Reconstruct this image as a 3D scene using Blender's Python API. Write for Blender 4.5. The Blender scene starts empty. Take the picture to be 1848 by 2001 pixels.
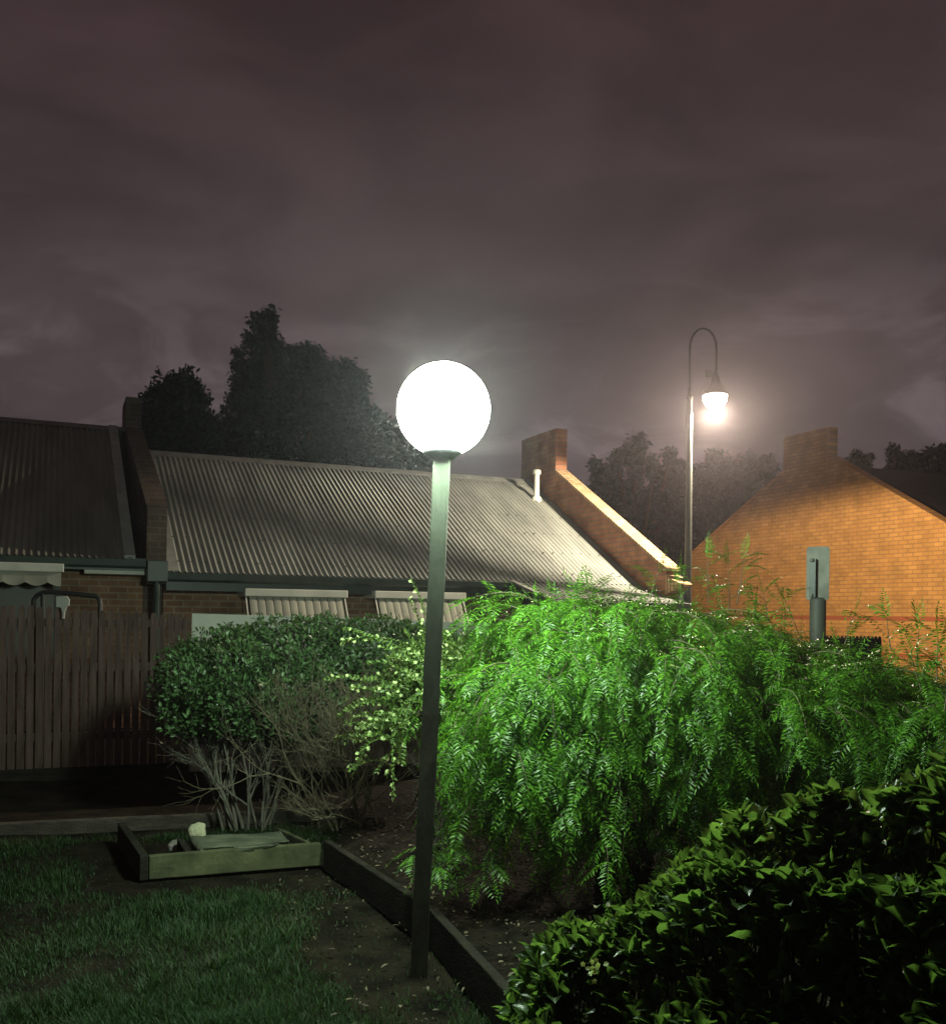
import bpy, math, random
import numpy as np
from mathutils import Matrix, Vector

# ------------------------------------------------------------------ camera
S = bpy.context.scene
COL = S.collection
R = math.radians
CAMZ, FPX, HX, HY, ROLL = 1.6, 1850.0, 924.0, 1198.0, 0.013
cam = bpy.data.cameras.new("camera")
co = bpy.data.objects.new("camera", cam)
COL.objects.link(co)
cr, sr = math.cos(ROLL), math.sin(ROLL)
co.matrix_world = Matrix(((cr, -sr, 0, 0), (0, 0, -1, 0), (sr, cr, 0, CAMZ), (0, 0, 0, 1)))
cam.sensor_fit = 'HORIZONTAL'
cam.sensor_width = 36.0
cam.lens = 36.0 * FPX / 1848.0
cam.shift_y = (HY - 1000.6) / 1848.0
cam.clip_start = 0.05
cam.clip_end = 2000.0
S.camera = co

# ------------------------------------------------------------------ night sky
GLOBE_L = 310.0
STREET_W = 2250.0
HAZE_D = 0.0011
w = bpy.data.worlds.new("World")
S.world = w
w.use_nodes = True
wn, wl = w.node_tree.nodes, w.node_tree.links
wn.clear()
tc = wn.new('ShaderNodeTexCoord')
sep = wn.new('ShaderNodeSeparateXYZ'); wl.new(tc.outputs['Generated'], sep.inputs[0])
ramp = wn.new('ShaderNodeValToRGB')
wl.new(sep.outputs['Z'], ramp.inputs[0])
ramp.color_ramp.elements[0].position = 0.0
ramp.color_ramp.elements[0].color = (0.088, 0.066, 0.073, 1)
ramp.color_ramp.elements[1].position = 0.62
ramp.color_ramp.elements[1].color = (0.041, 0.0225, 0.024, 1)
e = ramp.color_ramp.elements.new(0.2); e.color = (0.071, 0.053, 0.055, 1)
mp = wn.new('ShaderNodeMapping'); mp.inputs['Scale'].default_value = (1.0, 1.0, 2.3)
wl.new(tc.outputs['Generated'], mp.inputs['Vector'])
nz = wn.new('ShaderNodeTexNoise'); nz.inputs['Scale'].default_value = 3.4
nz.inputs['Detail'].default_value = 7.0; nz.inputs['Roughness'].default_value = 0.55
nz.inputs['Distortion'].default_value = 0.35
wl.new(mp.outputs[0], nz.inputs['Vector'])
mr = wn.new('ShaderNodeMapRange'); mr.inputs['From Min'].default_value = 0.36
mr.inputs['From Max'].default_value = 0.66
mr.inputs['To Min'].default_value = 0.74; mr.inputs['To Max'].default_value = 1.26
wl.new(nz.outputs['Fac'], mr.inputs['Value'])
mul = wn.new('ShaderNodeVectorMath'); mul.operation = 'SCALE'
wl.new(ramp.outputs[0], mul.inputs[0]); wl.new(mr.outputs[0], mul.inputs['Scale'])
mp2 = wn.new('ShaderNodeMapping'); mp2.inputs['Scale'].default_value = (1.0, 1.0, 2.4)
mp2.inputs['Location'].default_value = (3.1, 0.4, 1.2)
wl.new(tc.outputs['Generated'], mp2.inputs['Vector'])
nz2 = wn.new('ShaderNodeTexNoise'); nz2.inputs['Scale'].default_value = 6.5; nz2.inputs['Detail'].default_value = 8.0
nz2.inputs['Roughness'].default_value = 0.58; nz2.inputs['Distortion'].default_value = 0.9
wl.new(mp2.outputs[0], nz2.inputs['Vector'])
ws = wn.new('ShaderNodeMapRange'); ws.interpolation_type = 'SMOOTHSTEP'
ws.inputs['From Min'].default_value = 0.47; ws.inputs['From Max'].default_value = 0.66
wl.new(nz2.outputs['Fac'], ws.inputs['Value'])
zm = wn.new('ShaderNodeMapRange'); zm.interpolation_type = 'SMOOTHSTEP'
zm.inputs['From Min'].default_value = 0.40; zm.inputs['From Max'].default_value = 0.14
wl.new(sep.outputs['Z'], zm.inputs['Value'])
wm = wn.new('ShaderNodeMath'); wm.operation = 'MULTIPLY'; wl.new(ws.outputs[0], wm.inputs[0]); wl.new(zm.outputs[0], wm.inputs[1])
wc = wn.new('ShaderNodeVectorMath'); wc.operation = 'SCALE'; wc.inputs[0].default_value = (0.055, 0.045, 0.048); wl.new(wm.outputs[0], wc.inputs['Scale'])
ad_ = wn.new('ShaderNodeVectorMath'); ad_.operation = 'ADD'; wl.new(mul.outputs[0], ad_.inputs[0]); wl.new(wc.outputs[0], ad_.inputs[1])
bg = wn.new('ShaderNodeBackground'); wl.new(ad_.outputs[0], bg.inputs[0])
bg.inputs[1].default_value = 1.0
wo = wn.new('ShaderNodeOutputWorld'); wl.new(bg.outputs[0], wo.inputs[0])

S.view_settings.view_transform = 'Standard'
S.view_settings.look = 'None'
S.view_settings.exposure = 0.0
S.view_settings.gamma = 1.0
S.view_settings.use_curve_mapping = False
S.render.engine = 'CYCLES'
S.cycles.max_bounces = 6
S.cycles.transparent_max_bounces = 4
S.cycles.volume_bounces = 0
S.cycles.sample_clamp_indirect = 3.0
S.cycles.use_denoising = True

rng = np.random.default_rng(7)
random.seed(7)

# ------------------------------------------------------------------ picking points of the place
def ray(px, py):
    xs, zs = (px - HX) / FPX, -(py - HY) / FPX
    return np.array((xs * cr - zs * sr, 1.0, xs * sr + zs * cr))
CAM = np.array((0, 0, CAMZ))
def at(px, py, y):                       # point at distance y in front of the camera
    return CAM + ray(px, py) * y
def grd(px, py, z=0.0):                  # point on the ground
    r = ray(px, py); return CAM + r * ((z - CAMZ) / r[2])
def hit(px, py, o, nn):                  # point on a plane
    r = ray(px, py); return CAM + r * (np.dot(np.asarray(o) - CAM, nn) / np.dot(r, nn))

# ------------------------------------------------------------------ materials
MATS = {}
def mat(name, col, rough=0.8, var=0.0, scale=6.0, metal=0.0, spec=0.5, bump=0.0, bscale=30.0,
        col2=None, stretch=(1, 1, 1), trans=0.0, island=0.0, tint=None):
    m = bpy.data.materials.new(name); m.use_nodes = True
    N, L = m.node_tree.nodes, m.node_tree.links
    b = N['Principled BSDF']
    b.inputs['Roughness'].default_value = rough
    b.inputs['Metallic'].default_value = metal
    b.inputs['Specular IOR Level'].default_value = spec
    b.inputs['Base Color'].default_value = (*col, 1)
    out = N['Material Output']
    src = None
    t = N.new('ShaderNodeTexCoord')
    mpp = N.new('ShaderNodeMapping'); mpp.inputs['Scale'].default_value = stretch
    L.new(t.outputs['Object'], mpp.inputs[0])
    if var or col2 is not None:
        n = N.new('ShaderNodeTexNoise'); n.inputs['Scale'].default_value = scale
        n.inputs['Detail'].default_value = 6
        L.new(mpp.outputs[0], n.inputs['Vector'])
        r = N.new('ShaderNodeValToRGB')
        r.color_ramp.elements[0].position = 0.32; r.color_ramp.elements[1].position = 0.68
        c2 = col2 if col2 is not None else tuple(min(1, c * (1 + var)) for c in col)
        c1 = col if col2 is not None else tuple(c * (1 - var) for c in col)
        r.color_ramp.elements[0].color = (*c1, 1); r.color_ramp.elements[1].color = (*c2, 1)
        L.new(n.outputs['Fac'], r.inputs[0]); src = r.outputs[0]
    if island:
        g = N.new('ShaderNodeNewGeometry')
        r2 = N.new('ShaderNodeValToRGB')
        c = tint if tint else (1, 1, 1)
        r2.color_ramp.elements[0].color = (1 - island, 1 - island, 1 - island, 1)
        r2.color_ramp.elements[1].color = (*[k * (1 + island) for k in c], 1)
        L.new(g.outputs['Random Per Island'], r2.inputs[0])
        mx = N.new('ShaderNodeMix'); mx.data_type = 'RGBA'; mx.blend_type = 'MULTIPLY'
        mx.inputs[0].default_value = 1.0; mx.clamp_result = False
        if src: L.new(src, mx.inputs[6])
        else: mx.inputs[6].default_value = (*col, 1)
        L.new(r2.outputs[0], mx.inputs[7]); src = mx.outputs[2]
    if src: L.new(src, b.inputs['Base Color'])
    if bump:
        n2 = N.new('ShaderNodeTexNoise'); n2.inputs['Scale'].default_value = bscale
        n2.inputs['Detail'].default_value = 5
        L.new(mpp.outputs[0], n2.inputs['Vector'])
        bp = N.new('ShaderNodeBump'); bp.inputs['Strength'].default_value = bump
        bp.inputs['Distance'].default_value = 0.02
        L.new(n2.outputs['Fac'], bp.inputs['Height']); L.new(bp.outputs[0], b.inputs['Normal'])
    if trans:
        tr = N.new('ShaderNodeBsdfTranslucent')
        tr.inputs['Color'].default_value = (col[0] * 1.5, col[1] * 1.5, col[2] * 0.9, 1)
        if src:
            ml = N.new('ShaderNodeMix'); ml.data_type = 'RGBA'; ml.blend_type = 'MULTIPLY'
            ml.inputs[0].default_value = 1.0; ml.inputs[7].default_value = (1.6, 1.5, 0.8, 1)
            ml.clamp_result = False
            L.new(src, ml.inputs[6]); L.new(ml.outputs[2], tr.inputs['Color'])
        ms = N.new('ShaderNodeMixShader'); ms.inputs[0].default_value = trans
        L.new(b.outputs[0], ms.inputs[1]); L.new(tr.outputs[0], ms.inputs[2])
        L.new(ms.outputs[0], out.inputs['Surface'])
    MATS[name] = m
    return m

def brick_mat(name, c1, c2, mortar, axes, bands=(), rot=0.0, bandcol=(0.25, 0.05, 0.02), ms=0.012, nlo=0.6, nhi=1.3):
    """axes: which local axes run along and up the wall."""
    m = bpy.data.materials.new(name); m.use_nodes = True
    N, L = m.node_tree.nodes, m.node_tree.links
    b = N['Principled BSDF']; b.inputs['Roughness'].default_value = 0.9
    b.inputs['Specular IOR Level'].default_value = 0.25
    t = N.new('ShaderNodeTexCoord'); s = N.new('ShaderNodeSeparateXYZ'); c = N.new('ShaderNodeCombineXYZ')
    L.new(t.outputs['Object'], s.inputs[0])
    L.new(s.outputs['XYZ'.index(axes[0])], c.inputs[0]); L.new(s.outputs['XYZ'.index(axes[1])], c.inputs[1])
    br = N.new('ShaderNodeTexBrick')
    mp_ = N.new('ShaderNodeMapping'); mp_.inputs['Rotation'].default_value = (0, 0, rot)
    L.new(c.outputs[0], mp_.inputs[0]); L.new(mp_.outputs[0], br.inputs['Vector'])
    br.inputs['Color1'].default_value = (*c1, 1); br.inputs['Color2'].default_value = (*c2, 1)
    br.inputs['Mortar'].default_value = (*mortar, 1)
    br.inputs['Scale'].default_value = 1.0
    br.inputs['Mortar Size'].default_value = ms
    br.inputs['Mortar Smooth'].default_value = 0.2
    br.inputs['Brick Width'].default_value = 0.24
    br.inputs['Row Height'].default_value = 0.086
    n = N.new('ShaderNodeTexNoise'); n.inputs['Scale'].default_value = 3.0; n.inputs['Detail'].default_value = 8
    L.new(t.outputs['Object'], n.inputs['Vector'])
    rr = N.new('ShaderNodeValToRGB')
    rr.color_ramp.elements[0].color = (nlo, nlo, nlo, 1); rr.color_ramp.elements[1].color = (nhi, nhi * 0.97, nhi * 0.94, 1)
    rr.color_ramp.elements[0].position = 0.3; rr.color_ramp.elements[1].position = 0.7
    L.new(n.outputs['Fac'], rr.inputs[0])
    mx = N.new('ShaderNodeMix'); mx.data_type = 'RGBA'; mx.blend_type = 'MULTIPLY'; mx.inputs[0].default_value = 1
    L.new(br.outputs['Color'], mx.inputs[6]); L.new(rr.outputs[0], mx.inputs[7])
    src = mx.outputs[2]
    for z0, z1 in bands:
        g = N.new('ShaderNodeMath'); g.operation = 'GREATER_THAN'; g.inputs[1].default_value = z0
        l = N.new('ShaderNodeMath'); l.operation = 'LESS_THAN'; l.inputs[1].default_value = z1
        L.new(s.outputs[2], g.inputs[0]); L.new(s.outputs[2], l.inputs[0])
        a = N.new('ShaderNodeMath'); a.operation = 'MULTIPLY'
        L.new(g.outputs[0], a.inputs[0]); L.new(l.outputs[0], a.inputs[1])
        m2 = N.new('ShaderNodeMix'); m2.data_type = 'RGBA'
        L.new(a.outputs[0], m2.inputs[0]); L.new(src, m2.inputs[6]); m2.inputs[7].default_value = (*bandcol, 1)
        src = m2.outputs[2]
    L.new(src, b.inputs['Base Color'])
    bp = N.new('ShaderNodeBump'); bp.inputs['Strength'].default_value = 0.6; bp.inputs['Distance'].default_value = 0.012
    bp.invert = True
    ad = N.new('ShaderNodeMath'); ad.operation = 'MULTIPLY_ADD'; ad.inputs[1].default_value = -0.1
    L.new(n.outputs['Fac'], ad.inputs[0]); L.new(br.outputs['Fac'], ad.inputs[2])
    L.new(ad.outputs[0], bp.inputs['Height']); L.new(bp.outputs[0], b.inputs['Normal'])
    return m

def emis(name, col, st):
    m = bpy.data.materials.new(name); m.use_nodes = True
    N, L = m.node_tree.nodes, m.node_tree.links
    N.clear()
    e_ = N.new('ShaderNodeEmission'); e_.inputs[0].default_value = (*col, 1); e_.inputs[1].default_value = st
    o = N.new('ShaderNodeOutputMaterial'); L.new(e_.outputs[0], o.inputs[0])
    return m

M_POST = mat('weathered_post', (0.085, 0.10, 0.07), 0.8, 0.18, 5, bump=0.08, bscale=30, stretch=(4, 4, 1.2))
M_BLACK = mat('black_metal', (0.02, 0.021, 0.02), 0.5, 0.3, 8)
M_POLE = mat('grey_pole', (0.09, 0.095, 0.08), 0.6, 0.25, 3)
M_DKGREEN = mat('dark_green_metal', (0.022, 0.04, 0.034), 0.45, 0.3, 5)
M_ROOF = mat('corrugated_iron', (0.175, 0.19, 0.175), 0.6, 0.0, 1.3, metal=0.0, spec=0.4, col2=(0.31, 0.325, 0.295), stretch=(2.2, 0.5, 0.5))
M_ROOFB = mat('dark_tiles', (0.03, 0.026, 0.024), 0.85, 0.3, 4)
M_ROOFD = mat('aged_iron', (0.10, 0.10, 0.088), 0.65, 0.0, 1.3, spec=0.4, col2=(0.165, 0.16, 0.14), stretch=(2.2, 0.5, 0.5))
M_FLASH = mat('flashing', (0.24, 0.25, 0.23), 0.55, 0.2, 5)
M_PALE = mat('pale_timber', (0.58, 0.60, 0.53), 0.7, 0.12, 4)
M_CANVAS = mat('awning_canvas', (0.31, 0.325, 0.27), 0.9, 0.15, 3)
M_PANEL = mat('cream_render', (0.50, 0.52, 0.44), 0.85, 0.08, 4, bump=0.15)
M_PICKET = mat('weathered_paling', (0.088, 0.056, 0.047), 0.9, 0.4, 4, bump=0.5, stretch=(5, 5, 0.6), island=0.18)
M_SLEEPER = mat('old_sleeper', (0.045, 0.037, 0.028), 0.9, 0.4, 6, bump=0.6, stretch=(1, 4, 4))
M_MOSS = mat('mossy_board', (0.030, 0.034, 0.014), 0.9, 0.0, 5.5, col2=(0.098, 0.104, 0.046), bump=0.4, bscale=24)
M_SLAB = mat('mossy_slab', (0.045, 0.052, 0.03), 0.95, 0.0, 8, col2=(0.13, 0.14, 0.09), bump=0.5, bscale=20)
M_DARKWOOD = mat('dark_board', (0.020, 0.018, 0.013), 0.9, 0.4, 5, spec=0.15, bump=0.6, stretch=(1, 1, 5))
M_STONE = mat('pale_stone', (0.42, 0.41, 0.27), 0.9, 0.2, 12, bump=0.6)
M_GREYSTONE = mat('grey_stone', (0.17, 0.16, 0.14), 0.9, 0.3, 12, bump=0.6)
M_SIGN = mat('sign_back', (0.17, 0.17, 0.14), 0.6, 0.3, 9, metal=0.1)
M_GLASS = mat('window_blind', (0.12, 0.125, 0.11), 0.5, 0.08, 3)
M_WHITE = mat('white_cloth', (0.33, 0.33, 0.30), 0.8, 0.1, 6)
M_BARK = mat('grey_bark', (0.105, 0.10, 0.075), 0.9, 0.35, 14, bump=0.5, bscale=40)
M_BROWN = mat('brown_twig', (0.115, 0.098, 0.058), 0.9, 0.3, 14)
M_DKBARK = mat('dark_bark', (0.05, 0.04, 0.03), 0.9, 0.3, 12)
M_PEPPER = mat('feathery_leaf', (0.052, 0.190, 0.018), 0.44, trans=0.42, island=0.55, tint=(1.6, 1.08, 0.9), spec=0.4)
M_HEDGE = mat('hedge_leaf', (0.062, 0.125, 0.040), 0.42, trans=0.22, island=0.4, spec=0.5)
M_VINE = mat('vine_leaf', (0.11, 0.19, 0.04), 0.45, trans=0.3, island=0.4)
M_FLOWER = mat('white_petal', (0.50, 0.62, 0.26), 0.6, trans=0.3)
M_FRONT = mat('broad_leaf', (0.068, 0.128, 0.034), 0.36, trans=0.58, island=0.4, spec=0.55, bump=0.25, bscale=60)
M_TREE = mat('tree_leaf', (0.016, 0.040, 0.042), 0.7, trans=0.1, island=0.35, spec=0.2)
M_GRASS = mat('grass_blade', (0.017, 0.049, 0.012), 0.6, trans=0.25, island=0.5, tint=(1.3, 1.05, 1.0), spec=0.3)
M_LITTER = mat('dry_leaf', (0.11, 0.088, 0.052), 0.8, island=0.6)
B_FRONT = brick_mat('brown_brick_front', (0.19, 0.10, 0.06), (0.25, 0.145, 0.085), (0.27, 0.22, 0.16), 'XZ')
B_SIDE = brick_mat('brown_brick_side', (0.30, 0.12, 0.07), (0.36, 0.17, 0.09), (0.20, 0.14, 0.10), 'YZ')
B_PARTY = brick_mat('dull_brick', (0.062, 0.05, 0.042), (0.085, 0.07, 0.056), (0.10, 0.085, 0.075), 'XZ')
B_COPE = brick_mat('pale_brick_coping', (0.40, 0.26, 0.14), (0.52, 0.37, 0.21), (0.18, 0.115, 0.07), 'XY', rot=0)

# ------------------------------------------------------------------ mesh helpers
def mk(name, V, F, m, parent=None, smooth=False):
    """V (n,3); F: list of faces, or an int array (m,k)."""
    me = bpy.data.meshes.new(name)
    V = np.asarray(V, dtype=np.float32)
    if isinstance(F, np.ndarray):
        nf, k = F.shape
        me.vertices.add(len(V)); me.vertices.foreach_set('co', V.ravel())
        me.loops.add(nf * k); me.loops.foreach_set('vertex_index', F.astype(np.int32).ravel())
        me.polygons.add(nf)
        me.polygons.foreach_set('loop_start', np.arange(0, nf * k, k, dtype=np.int32))
        me.update(calc_edges=True); me.validate()
    else:
        me.from_pydata([tuple(map(float, v)) for v in V], [], F)
        me.update()
    if smooth:
        me.polygons.foreach_set('use_smooth', np.ones(len(me.polygons), dtype=bool))
    me.materials.append(m)
    o = bpy.data.objects.new(name, me); COL.objects.link(o)
    if parent is not None: o.parent = parent
    return o

class MB:
    def __init__(s): s.V, s.F = [], []
    def add(s, V, F):
        k = len(s.V); s.V += [tuple(v) for v in V]; s.F += [tuple(i + k for i in f) for f in F]; return s
    def box(s, a, b):
        x0, y0, z0 = a; x1, y1, z1 = b
        return s.add([(x0, y0, z0), (x1, y0, z0), (x1, y1, z0), (x0, y1, z0), (x0, y0, z1), (x1, y0, z1), (x1, y1, z1), (x0, y1, z1)],
                     [(0, 3, 2, 1), (4, 5, 6, 7), (0, 1, 5, 4), (1, 2, 6, 5), (2, 3, 7, 6), (3, 0, 4, 7)])
    def prism(s, prof, axis, a, b):
        """prof: 2D outline in the two other axes, pushed along axis from a to b."""
        def v(p, q):
            if axis == 0: return (q, p[0], p[1])
            if axis == 1: return (p[0], q, p[1])
            return (p[0], p[1], q)
        n = len(prof)
        V = [v(p, a) for p in prof] + [v(p, b) for p in prof]
        F = [tuple(range(n))[::-1], tuple(range(n, 2 * n))] + [(i, (i + 1) % n, n + (i + 1) % n, n + i) for i in range(n)]
        return s.add(V, F)
    def beam(s, p, q, wd, ht, up=(0, 0, 1)):
        p, q = Vector(p), Vector(q); d = (q - p).normalized(); sd = d.cross(Vector(up)).normalized(); u = sd.cross(d)
        V = [e_ + sd * a * wd / 2 + u * b_ * ht / 2 for e_ in (p, q) for a, b_ in ((-1, -1), (1, -1), (1, 1), (-1, 1))]
        return s.add(V, [(3, 2, 1, 0), (4, 5, 6, 7), (0, 1, 5, 4), (1, 2, 6, 5), (2, 3, 7, 6), (3, 0, 4, 7)])
    def tube(s, pts, rad, n=6):
        V, F = tube(pts, rad, n); return s.add(V.tolist(), F.tolist())
    def lathe(s, c, prof, n=24):
        V, F = [], []
        for r_, z in prof:
            for i in range(n):
                a = 2 * math.pi * i / n; V.append((c[0] + r_ * math.cos(a), c[1] + r_ * math.sin(a), c[2] + z))
        for j in range(len(prof) - 1):
            for i in range(n):
                F.append((j * n + i, j * n + (i + 1) % n, (j + 1) * n + (i + 1) % n, (j + 1) * n + i))
        F.append(tuple(range(n))[::-1]); F.append(tuple(range((len(prof) - 1) * n, len(prof) * n)))
        return s.add(V, F)
    def build(s, name, m, parent=None, smooth=False, bevel=0.0):
        o = mk(name, s.V, s.F, m, parent, smooth)
        if bevel:
            b = o.modifiers.new('edge', 'BEVEL'); b.width = bevel; b.segments = 2
            b.limit_method = 'ANGLE'
        return o

def tube(pts, rad, n=6):
    P = np.asarray(pts, float); k = len(P)
    rad = np.broadcast_to(np.asarray(rad, float), (k,))
    T = np.gradient(P, axis=0); T /= np.linalg.norm(T, axis=1)[:, None] + 1e-9
    ref = np.array((0.31, 0.94, 0.12)) if abs(T[0][2]) > 0.6 else np.array((0, 0, 1.0))
    A = np.cross(T, ref); A /= np.linalg.norm(A, axis=1)[:, None] + 1e-9
    B = np.cross(T, A)
    ang = np.linspace(0, 2 * np.pi, n, endpoint=False)
    V = P[:, None] + rad[:, None, None] * (A[:, None] * np.cos(ang)[None, :, None] + B[:, None] * np.sin(ang)[None, :, None])
    i = np.arange(n); j = (i + 1) % n
    F = np.concatenate([np.stack([r * n + i, r * n + j, (r + 1) * n + j, (r + 1) * n + i], 1) for r in range(k - 1)])
    return V.reshape(-1, 3), F

class Cloud:
    """gathers many small arrays into one mesh with faces of one size"""
    def __init__(s): s.V, s.F, s.n = [], [], 0
    def add(s, V, F):
        s.V.append(np.asarray(V, np.float32)); s.F.append(np.asarray(F) + s.n); s.n += len(V)
    def leaves(s, P, D, Nn, L, W, tmpl, faces):
        """place the template leaf at P along D with its face towards Nn"""
        P = np.atleast_2d(P); N_ = len(P)
        if N_ == 0: return
        D = D / (np.linalg.norm(D, axis=1)[:, None] + 1e-9)
        Sd = np.cross(D, Nn); Sd /= np.linalg.norm(Sd, axis=1)[:, None] + 1e-9
        U = np.cross(Sd, D)
        L = np.broadcast_to(L, (N_,)); W = np.broadcast_to(W, (N_,))
        t = np.asarray(tmpl, float)
        V = P[:, None] + (L[:, None] * t[None, :, 0])[..., None] * D[:, None] + (W[:, None] * t[None, :, 1])[..., None] * Sd[:, None] \
            + (L[:, None] * t[None, :, 2])[..., None] * U[:, None]
        F = np.asarray(faces)[None] + (np.arange(N_) * len(t))[:, None, None]
        s.add(V.reshape(-1, 3), F.reshape(-1, F.shape[-1]))
    def build(s, name, m, parent=None, smooth=False):
        return mk(name, np.concatenate(s.V), np.concatenate(s.F), m, parent, smooth)

LEAFLET = [(0, 0, 0), (0.45, 0.5, 0.05), (1, 0, -0.08), (0.45, -0.5, 0.05)]
LEAFLET_F = [(0, 1, 2, 3)]
SMALL = [(0, 0, 0), (0.3, 0.42, 0.08), (0.68, 0.42, 0.03), (1, 0, -0.1), (0.68, -0.42, 0.03), (0.3, -0.42, 0.08), (0.5, 0, -0.03)]
SMALL_F = [(0, 6, 2, 1), (6, 3, 2, 2), ]
SMALL_F = [(0, 6, 1), (6, 2, 1), (6, 3, 2), (6, 4, 3), (6, 5, 4), (0, 5, 6)]
def _big():
    xs = [0, 0.18, 0.4, 0.62, 0.83, 1.0]; ws = [0.06, 0.38, 0.5, 0.48, 0.33, 0.0]
    cz = [0, 0.03, 0.03, -0.01, -0.08, -0.2]
    V, F = [], []
    for x, wv, c in zip(xs, ws, cz):
        V += [(x, wv, c + wv * 0.22), (x, wv * 0.5, c + wv * 0.06), (x, 0, c), (x, -wv * 0.5, c + wv * 0.06), (x, -wv, c + wv * 0.22)]
    for r_ in range(5):
        for k in range(4):
            a = r_ * 5 + k; F.append((a, a + 1, a + 6, a + 5))
    return V, F
BIG, BIG_F = _big()

def tag(o, label=None, cat=None, group=None, kind=None):
    if label: o['label'] = label
    if cat: o['category'] = cat
    if group: o['group'] = group
    if kind: o['kind'] = kind
    return o
def empty(name, loc=(0, 0, 0), rz=0.0):
    o = bpy.data.objects.new(name, None); COL.objects.link(o)
    o.location = tuple(map(float, loc)); o.rotation_euler = (0, 0, rz); o.empty_display_size = 0.2
    return o

def unit(v): return v / (np.linalg.norm(v, axis=-1, keepdims=True) + 1e-9)
def rnd_unit(n):
    v = rng.normal(size=(n, 3)); return unit(v)

# ------------------------------------------------------------------ ground
def ground_material():
    m = mat('ground_soil', (0.005, 0.0042, 0.003), 0.95, 0.0, 5.0, col2=(0.022, 0.017, 0.011), bump=1.0, bscale=26, spec=0.08)
    return m
V, F = [], []
xs = np.concatenate([[-400, -120, -40, -14], np.linspace(-7, 6, 66), [14, 40, 120, 400]])
ys = np.concatenate([[-400, -60, -8], np.linspace(-1, 12, 66), [18, 30, 60, 150, 600]])
gx, gy = np.meshgrid(xs, ys, indexing='ij')
gz = 0.012 * np.sin(gx * 2.1 + gy * 1.3) + 0.010 * np.sin(gx * 4.7 - gy * 3.9) - 0.012
V = np.stack([gx, gy, gz], -1).reshape(-1, 3)
nx, ny = len(xs), len(ys)
ii, jj = np.meshgrid(np.arange(nx - 1), np.arange(ny - 1), indexing='ij')
a = (ii * ny + jj).ravel()
tag(mk('ground', V, np.stack([a, a + ny, a + ny + 1, a + 1], 1), ground_material(), smooth=True), kind='structure')

# ------------------------------------------------------------------ garden globe lamp
pb = grd(818, 1900); LD = pb[1]
pt = at(864, 893, LD)
root = tag(empty('garden_lamp', pb), 'square timber post leaning slightly with a glowing white globe on top', 'lamp')
def rel(o, p): return tuple(np.asarray(p) - np.array(o.location))
ax = (pt - pb) / np.linalg.norm(pt - pb)
b = MB()
NP = 14
pw = 0.0365
Vp, Fp = [], []
for k in range(NP + 1):
    c = (pt - pb) * k / NP
    for dx, dy in ((-1, -1), (1, -1), (1, 1), (-1, 1)):
        j = rng.normal(0, 0.0012, 2)
        Vp.append((c[0] + dx * pw + j[0], c[1] + dy * pw + j[1], c[2] - (0.05 if k == 0 else 0)))
for k in range(NP):
    for q in range(4):
        Fp.append((k * 4 + q, k * 4 + (q + 1) % 4, k * 4 + 4 + (q + 1) % 4, k * 4 + 4 + q))
Fp += [(3, 2, 1, 0), (NP * 4, NP * 4 + 1, NP * 4 + 2, NP * 4 + 3)]
mk('post', Vp, Fp, M_POST, root).modifiers.new('edge', 'BEVEL').width = 0.004
gc = at(866.5, 800, LD); GR = 90.5 / FPX * LD
MB().lathe(rel(root, pt), [(0.052, -0.012), (0.062, 0.0), (0.085, 0.012), (0.088, 0.028), (0.07, 0.034)], 28).build('collar', M_BLACK, root, True)
prof = []
for k in range(1, 25):
    th = math.pi * k / 25
    z = -math.cos(th) * GR
    if z < -GR * 0.93: continue
    prof.append((math.sin(th) * GR, z))
M_GLOBE = emis('globe_light', (0.78, 1.0, 0.80), GLOBE_L)
MB().lathe(rel(root, gc), prof, 40).build('globe', M_GLOBE, root, True)

# ------------------------------------------------------------------ street lamp
SD = 14.75
sb = at(1345, 1100, SD); sb[2] = 0
root = tag(empty('street_lamp', sb), 'tall grey street lamp with a hooked gooseneck arm and glowing bell head', 'street lamp')
ptop = at(1347.5, 778, SD)
base = sb.copy()
P = [base + (ptop - base) * k / 6 for k in range(7)]
MB().tube([rel(root, p) for p in P], np.linspace(0.068, 0.042, 7), 14).build('pole', M_POLE, root, True)
ga = [at(1347.5, y, SD) for y in (778, 750, 720, 695, 680)]
cxp, cyp, rx, ry = 1373.5, 672, 26, 30
for k in range(1, 12):
    th = math.pi - math.pi * k / 12
    ga.append(at(cxp + rx * math.cos(th), cyp + 8 - (ry + 8) * math.sin(th), SD))
ga += [at(1399.5, y, SD) for y in (685, 705, 725)]
MB().tube([rel(root, p) for p in ga], 0.021, 8).build('gooseneck_arm', M_BLACK, root, True)
MB().lathe(rel(root, at(1347.5, 776, SD)), [(0.05, -0.03), (0.05, 0.0), (0.034, 0.02), (0.034, 0.14), (0.026, 0.16), (0.02, 0.2)], 16).build('collar', M_BLACK, root, True)
hc = at(1397, 770, SD)
MB().lathe(rel(root, hc), [(0.20, -0.02), (0.205, 0.0), (0.19, 0.03), (0.14, 0.09), (0.09, 0.16), (0.07, 0.24), (0.05, 0.30), (0.03, 0.34), (0.022, 0.40)], 24).build('hood', M_BLACK, root, True)
MB().box(tuple(np.array(rel(root, hc)) + (-0.16, -0.03, 0.26)), tuple(np.array(rel(root, hc)) + (-0.04, 0.03, 0.36))).build('sensor_box', M_POLE, root)
M_BOWL = emis('street_bowl', (1.0, 0.80, 0.56), 60.0)
MB().lathe(rel(root, hc), [(0.03, -0.235), (0.09, -0.22), (0.14, -0.18), (0.175, -0.11), (0.185, -0.025)], 24).build('bowl', M_BOWL, root, True)
ld = bpy.data.lights.new('street_light', 'SPOT')
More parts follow.
